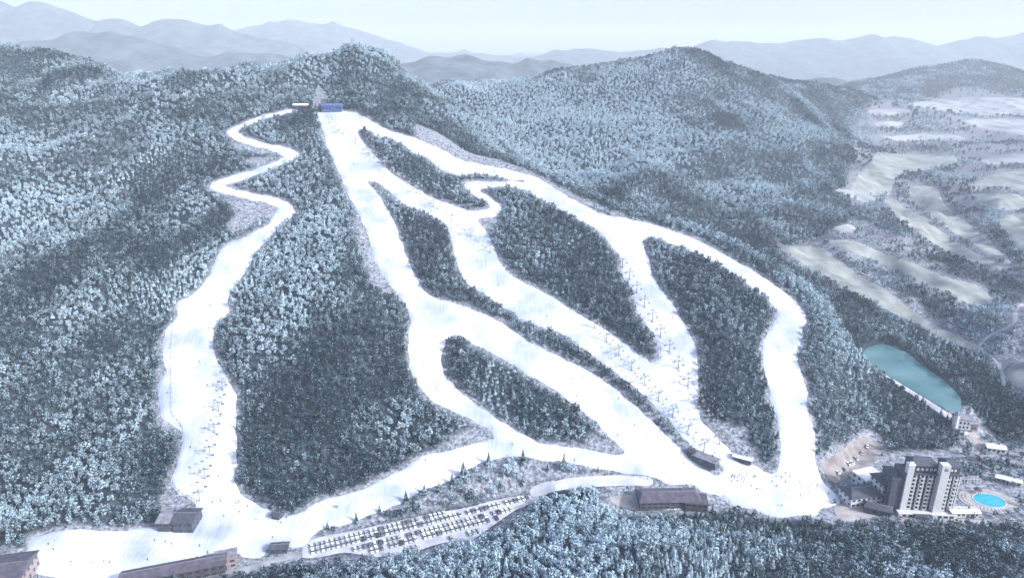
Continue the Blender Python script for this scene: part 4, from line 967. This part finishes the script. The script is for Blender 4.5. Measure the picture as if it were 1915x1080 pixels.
lift((1316, 846), (1112, 616), 9, 20, 'lower chairlift down the middle run')
lift((1345, 832), (1164, 500), 12, 22, 'chairlift on the right-hand run below the fork')

# ------------------------------------------------------------------ safety fences
def fence(px_pts, label, hgt=1.6, step=4.0):
    P = smooth_poly(px_pts, False, 4); Q = march(P[:, 0], P[:, 1], H)
    seg = np.r_[0, np.cumsum(np.hypot(*np.diff(Q[:, :2], axis=0).T))]; n = max(3, int(seg[-1] / step))
    t = np.linspace(0, seg[-1], n); X = np.interp(t, seg, Q[:, 0]); Y = np.interp(t, seg, Q[:, 1]); Zz = H(X, Y) + .4
    r_ = empty('safety_fence', (X[0], Y[0], Zz[0])); tag(r_, label, 'fence')
    o3 = np.array([X[0], Y[0], Zz[0]])
    pm = MB().box(0, 0, -.8, .16, .16, hgt + 1.0).mesh('post'); pm.materials.append(M['dark_steel'])
    for i in range(n):
        o = bpy.data.objects.new('post', pm); col.objects.link(o); o.parent = r_; o.location = (X[i] - o3[0], Y[i] - o3[1], Zz[i] - o3[2])
    mb = MB()
    for zo in np.linspace(.3, hgt, 4):
        for i in range(n - 1): mb.tube((X[i] - o3[0], Y[i] - o3[1], Zz[i] - o3[2] + zo), (X[i + 1] - o3[0], Y[i + 1] - o3[1], Zz[i + 1] - o3[2] + zo), .025, n=3)
    mb.build('net', M['orange_net'], r_)
fence([(332,570),(332,592),(324,612),(320,650),(320,700),(321,773),(341,798),(341,822),(336,850),(322,892),(326,910),(345,927),(368,940)], 'thin dark safety fence down the left side of the left run')
fence([(1118,880),(1160,888),(1205,896),(1228,898),(1250,905)], 'dark safety fence along the lower edge of the cross piste near the ski house')
fence([(1352,930),(1364,942),(1380,951),(1410,955),(1437,967)], 'safety fence at the front edge of the right base area')
fence([(1196,672),(1219,686),(1234,678),(1235,650)], 'curved safety fence round the tip of the wood at the run junction')

# ------------------------------------------------------------------ parked cars
def car_mesh(name, paint):
    prof = [(-2.15, .35), (-2.2, .75), (-2.0, .95), (-1.65, 1.0), (-1.2, 1.42), (.35, 1.45), (1.05, 1.0), (1.95, .85), (2.15, .65), (2.15, .35)]
    mb = MB(); n = len(prof); w0 = .88
    def wd(z_): return w0 if z_ < 1.02 else w0 * .82
    vs = [(wd(z_), -x_, z_) for x_, z_ in prof] + [(-wd(z_), -x_, z_) for x_, z_ in prof]
    fs = [tuple(range(n)), tuple(reversed(range(n, 2 * n)))] + [(i, n + i, n + (i + 1) % n, (i + 1) % n) for i in range(n)]
    mb.add(vs, fs); mats = [0] * len(fs); mats[2 + 3] = 1; mats[2 + 5] = 1
    k = len(mb.f)
    for sx in (-1, 1):
        mb.add([(sx * .87, 1.45, 1.04), (sx * .87, -.95, 1.04), (sx * .745, -.35, 1.40), (sx * .745, 1.15, 1.38)], [(0, 1, 2, 3)])
    mats += [1] * (len(mb.f) - k); k = len(mb.f)
    for sx in (-1, 1):
        for yy in (-1.35, 1.35): mb.tube((sx * .78, yy, .33), (sx * .92, yy, .33), .33, n=8)
    mats += [2] * (len(mb.f) - k)
    me = mb.mesh(name)
    for m_ in (paint, M['glass'], M['tyre']): me.materials.append(m_)
    me.polygons.foreach_set('material_index', mats); return me
CARS = {}
for nm, c0 in (('white', (.70, .71, .73)), ('silver', (.40, .41, .44)), ('black', (.025, .027, .032)), ('grey', (.14, .15, .17)), ('blue', (.05, .10, .22))):
    CARS[nm] = car_mesh('parked_car', noise_mat(nm + '_paint', c0, tuple(q * 1.1 for q in c0), 1.0, .35, spec=.5))
cw = ['white'] * 14 + ['silver'] * 12 + ['black'] + ['grey'] * 4
def car(x_, y_, rz, where, grp):
    c = random.choice(cw); o = bpy.data.objects.new('parked_car', CARS[c]); col.objects.link(o)
    o.location = (x_, y_, float(H(x_, y_)) + .13); o.rotation_euler = (0, 0, rz)
    tag(o, '%s car parked %s' % (c, where), 'car', '%s cars %s' % (c, grp))
A0, A1 = Vector(at_z(585, 1030, lot_z)).to_2d(), Vector(at_z(1005, 924, lot_z)).to_2d(); ax = (A1 - A0).normalized(); pe = Vector((-ax.y, ax.x)); rz0 = math.atan2(ax.y, ax.x)
ncar = 0
for row, off_ in enumerate((-24, -19, -12.5, -7.5, -1, 4, 10.5, 15.5, 22)):
    k = 0.0
    while k < (A1 - A0).length + 4:
        p = A0 + ax * k + pe * off_
        if lot_sd.at(p.x, p.y) > 2.2 and random.random() < .93 and ncar < 300:
            car(p.x + random.uniform(-.1, .1), p.y, rz0 + (math.pi if row % 2 else 0) + random.uniform(-.03, .03), 'in the rows of the long car park below the cross piste', 'in the long car park'); ncar += 1
        k += 2.75
for px, py, a_ in [(1586,868,20),(1592,866,20),(1600,858,20),(1578,878,25),(1612,848,-30),(1622,836,-30),(1566,884,20)]:
    g = ground(px, py); car(g[0], g[1], R(a_), 'on the brown forecourt left of the hotel', 'on the hotel forecourt')
for i in range(9):
    g = ground(1216 + i * 6.5, 950); car(g[0], g[1], R(2), 'in the row in front of the purple ski house', 'before the ski house')
print('cars', ncar)

# ------------------------------------------------------------------ skiers
ski_me = MB(); ski_me.box(0, -.05, .0, .11, 1.5, .03); ski_me.add([(-.055, -.8, .0), (.055, -.8, .0), (.04, -1.0, .10), (-.04, -1.0, .10), (-.055, -.8, .03), (.055, -.8, .03), (.04, -1.0, .13), (-.04, -1.0, .13)], [(3, 2, 1, 0), (4, 5, 6, 7), (0, 1, 5, 4), (1, 2, 6, 5), (2, 3, 7, 6), (3, 0, 4, 7)])
ski_me = ski_me.mesh('ski'); ski_me.materials.append(M['dark_steel'])
def skier(px, py, where, grp, skis=True):
    x_, y_, z_ = ground(px, py)
    if skis and piste_sd.at(x_, y_) < 1.0: return
    pose = random.choice((0, 1)) if skis else 2; j = random.randrange(5)
    lift_ = float(np.clip(piste_sd.at(x_, y_) * .4, 0, .7)); sc_ = random.uniform(1.0, 1.1)
    r_ = empty('person', (x_, y_, z_ + lift_ + .01), random.uniform(-1.2, 1.2)); r_.scale = (sc_,) * 3
    o = bpy.data.objects.new('body', SK[(pose, j)]); col.objects.link(o); o.parent = r_
    if skis:
        for sx in (-.155, .155):
            o = bpy.data.objects.new('ski', ski_me); col.objects.link(o); o.parent = r_; o.location = (sx, 0, .0)
    tag(r_, 'person in %s jacket %s' % (jn[j], where), 'person', '%s jackets %s' % (jn[j], grp))
def crowd(n, x0, x1, y0, y1, where, grp, skis=True):
    for _ in range(n): skier(random.uniform(x0, x1), random.uniform(y0, y1), where, grp, skis)
crowd(30, 1400, 1555, 878, 955, 'skiing on the wide right base area', 'on the right base area')
crowd(16, 1366, 1398, 887, 908, 'in the tight crowd at the right base lift queue', 'in the lift queue', False)
crowd(16, 390, 540, 930, 1010, 'skiing at the foot of the left run', 'at the foot of the left run')
crowd(12, 80, 400, 1010, 1065, 'skiing on the snowy plaza at bottom left', 'on the plaza')
crowd(14, 600, 1150, 830, 975, 'skiing along the lower cross piste', 'on the cross piste')
crowd(18, 1000, 1300, 700, 880, 'skiing on the wide run above the ski house', 'on the lower middle run')
crowd(16, 310, 440, 560, 900, 'skiing down the left run', 'on the left run')
crowd(16, 600, 900, 220, 560, 'skiing on the upper middle runs', 'on the upper runs')
crowd(14, 850, 1250, 420, 720, 'skiing on the middle run between two woods', 'on the middle run')
crowd(10, 1180, 1500, 420, 860, 'skiing on the right-hand runs', 'on the right-hand runs')

# ------------------------------------------------------------------ haze
mb = MB(); hb = mb.box(0, 5000, -60, 30000, 20000, 810).mesh('haze')
hzm, n, l, b = mat_new('haze_air'); n.remove(b)
pv = n.new('ShaderNodeVolumePrincipled'); pv.inputs['Density'].default_value = HAZE_DENSITY; pv.inputs['Color'].default_value = (*HAZE_COLOR, 1); pv.inputs['Anisotropy'].default_value = 0.0
l.new(pv.outputs[0], n['Material Output'].inputs['Volume'])
hzo = link_mesh('haze', hb, hzm); tag(hzo, 'pale blue winter haze filling the valleys', 'haze', kind='stuff')
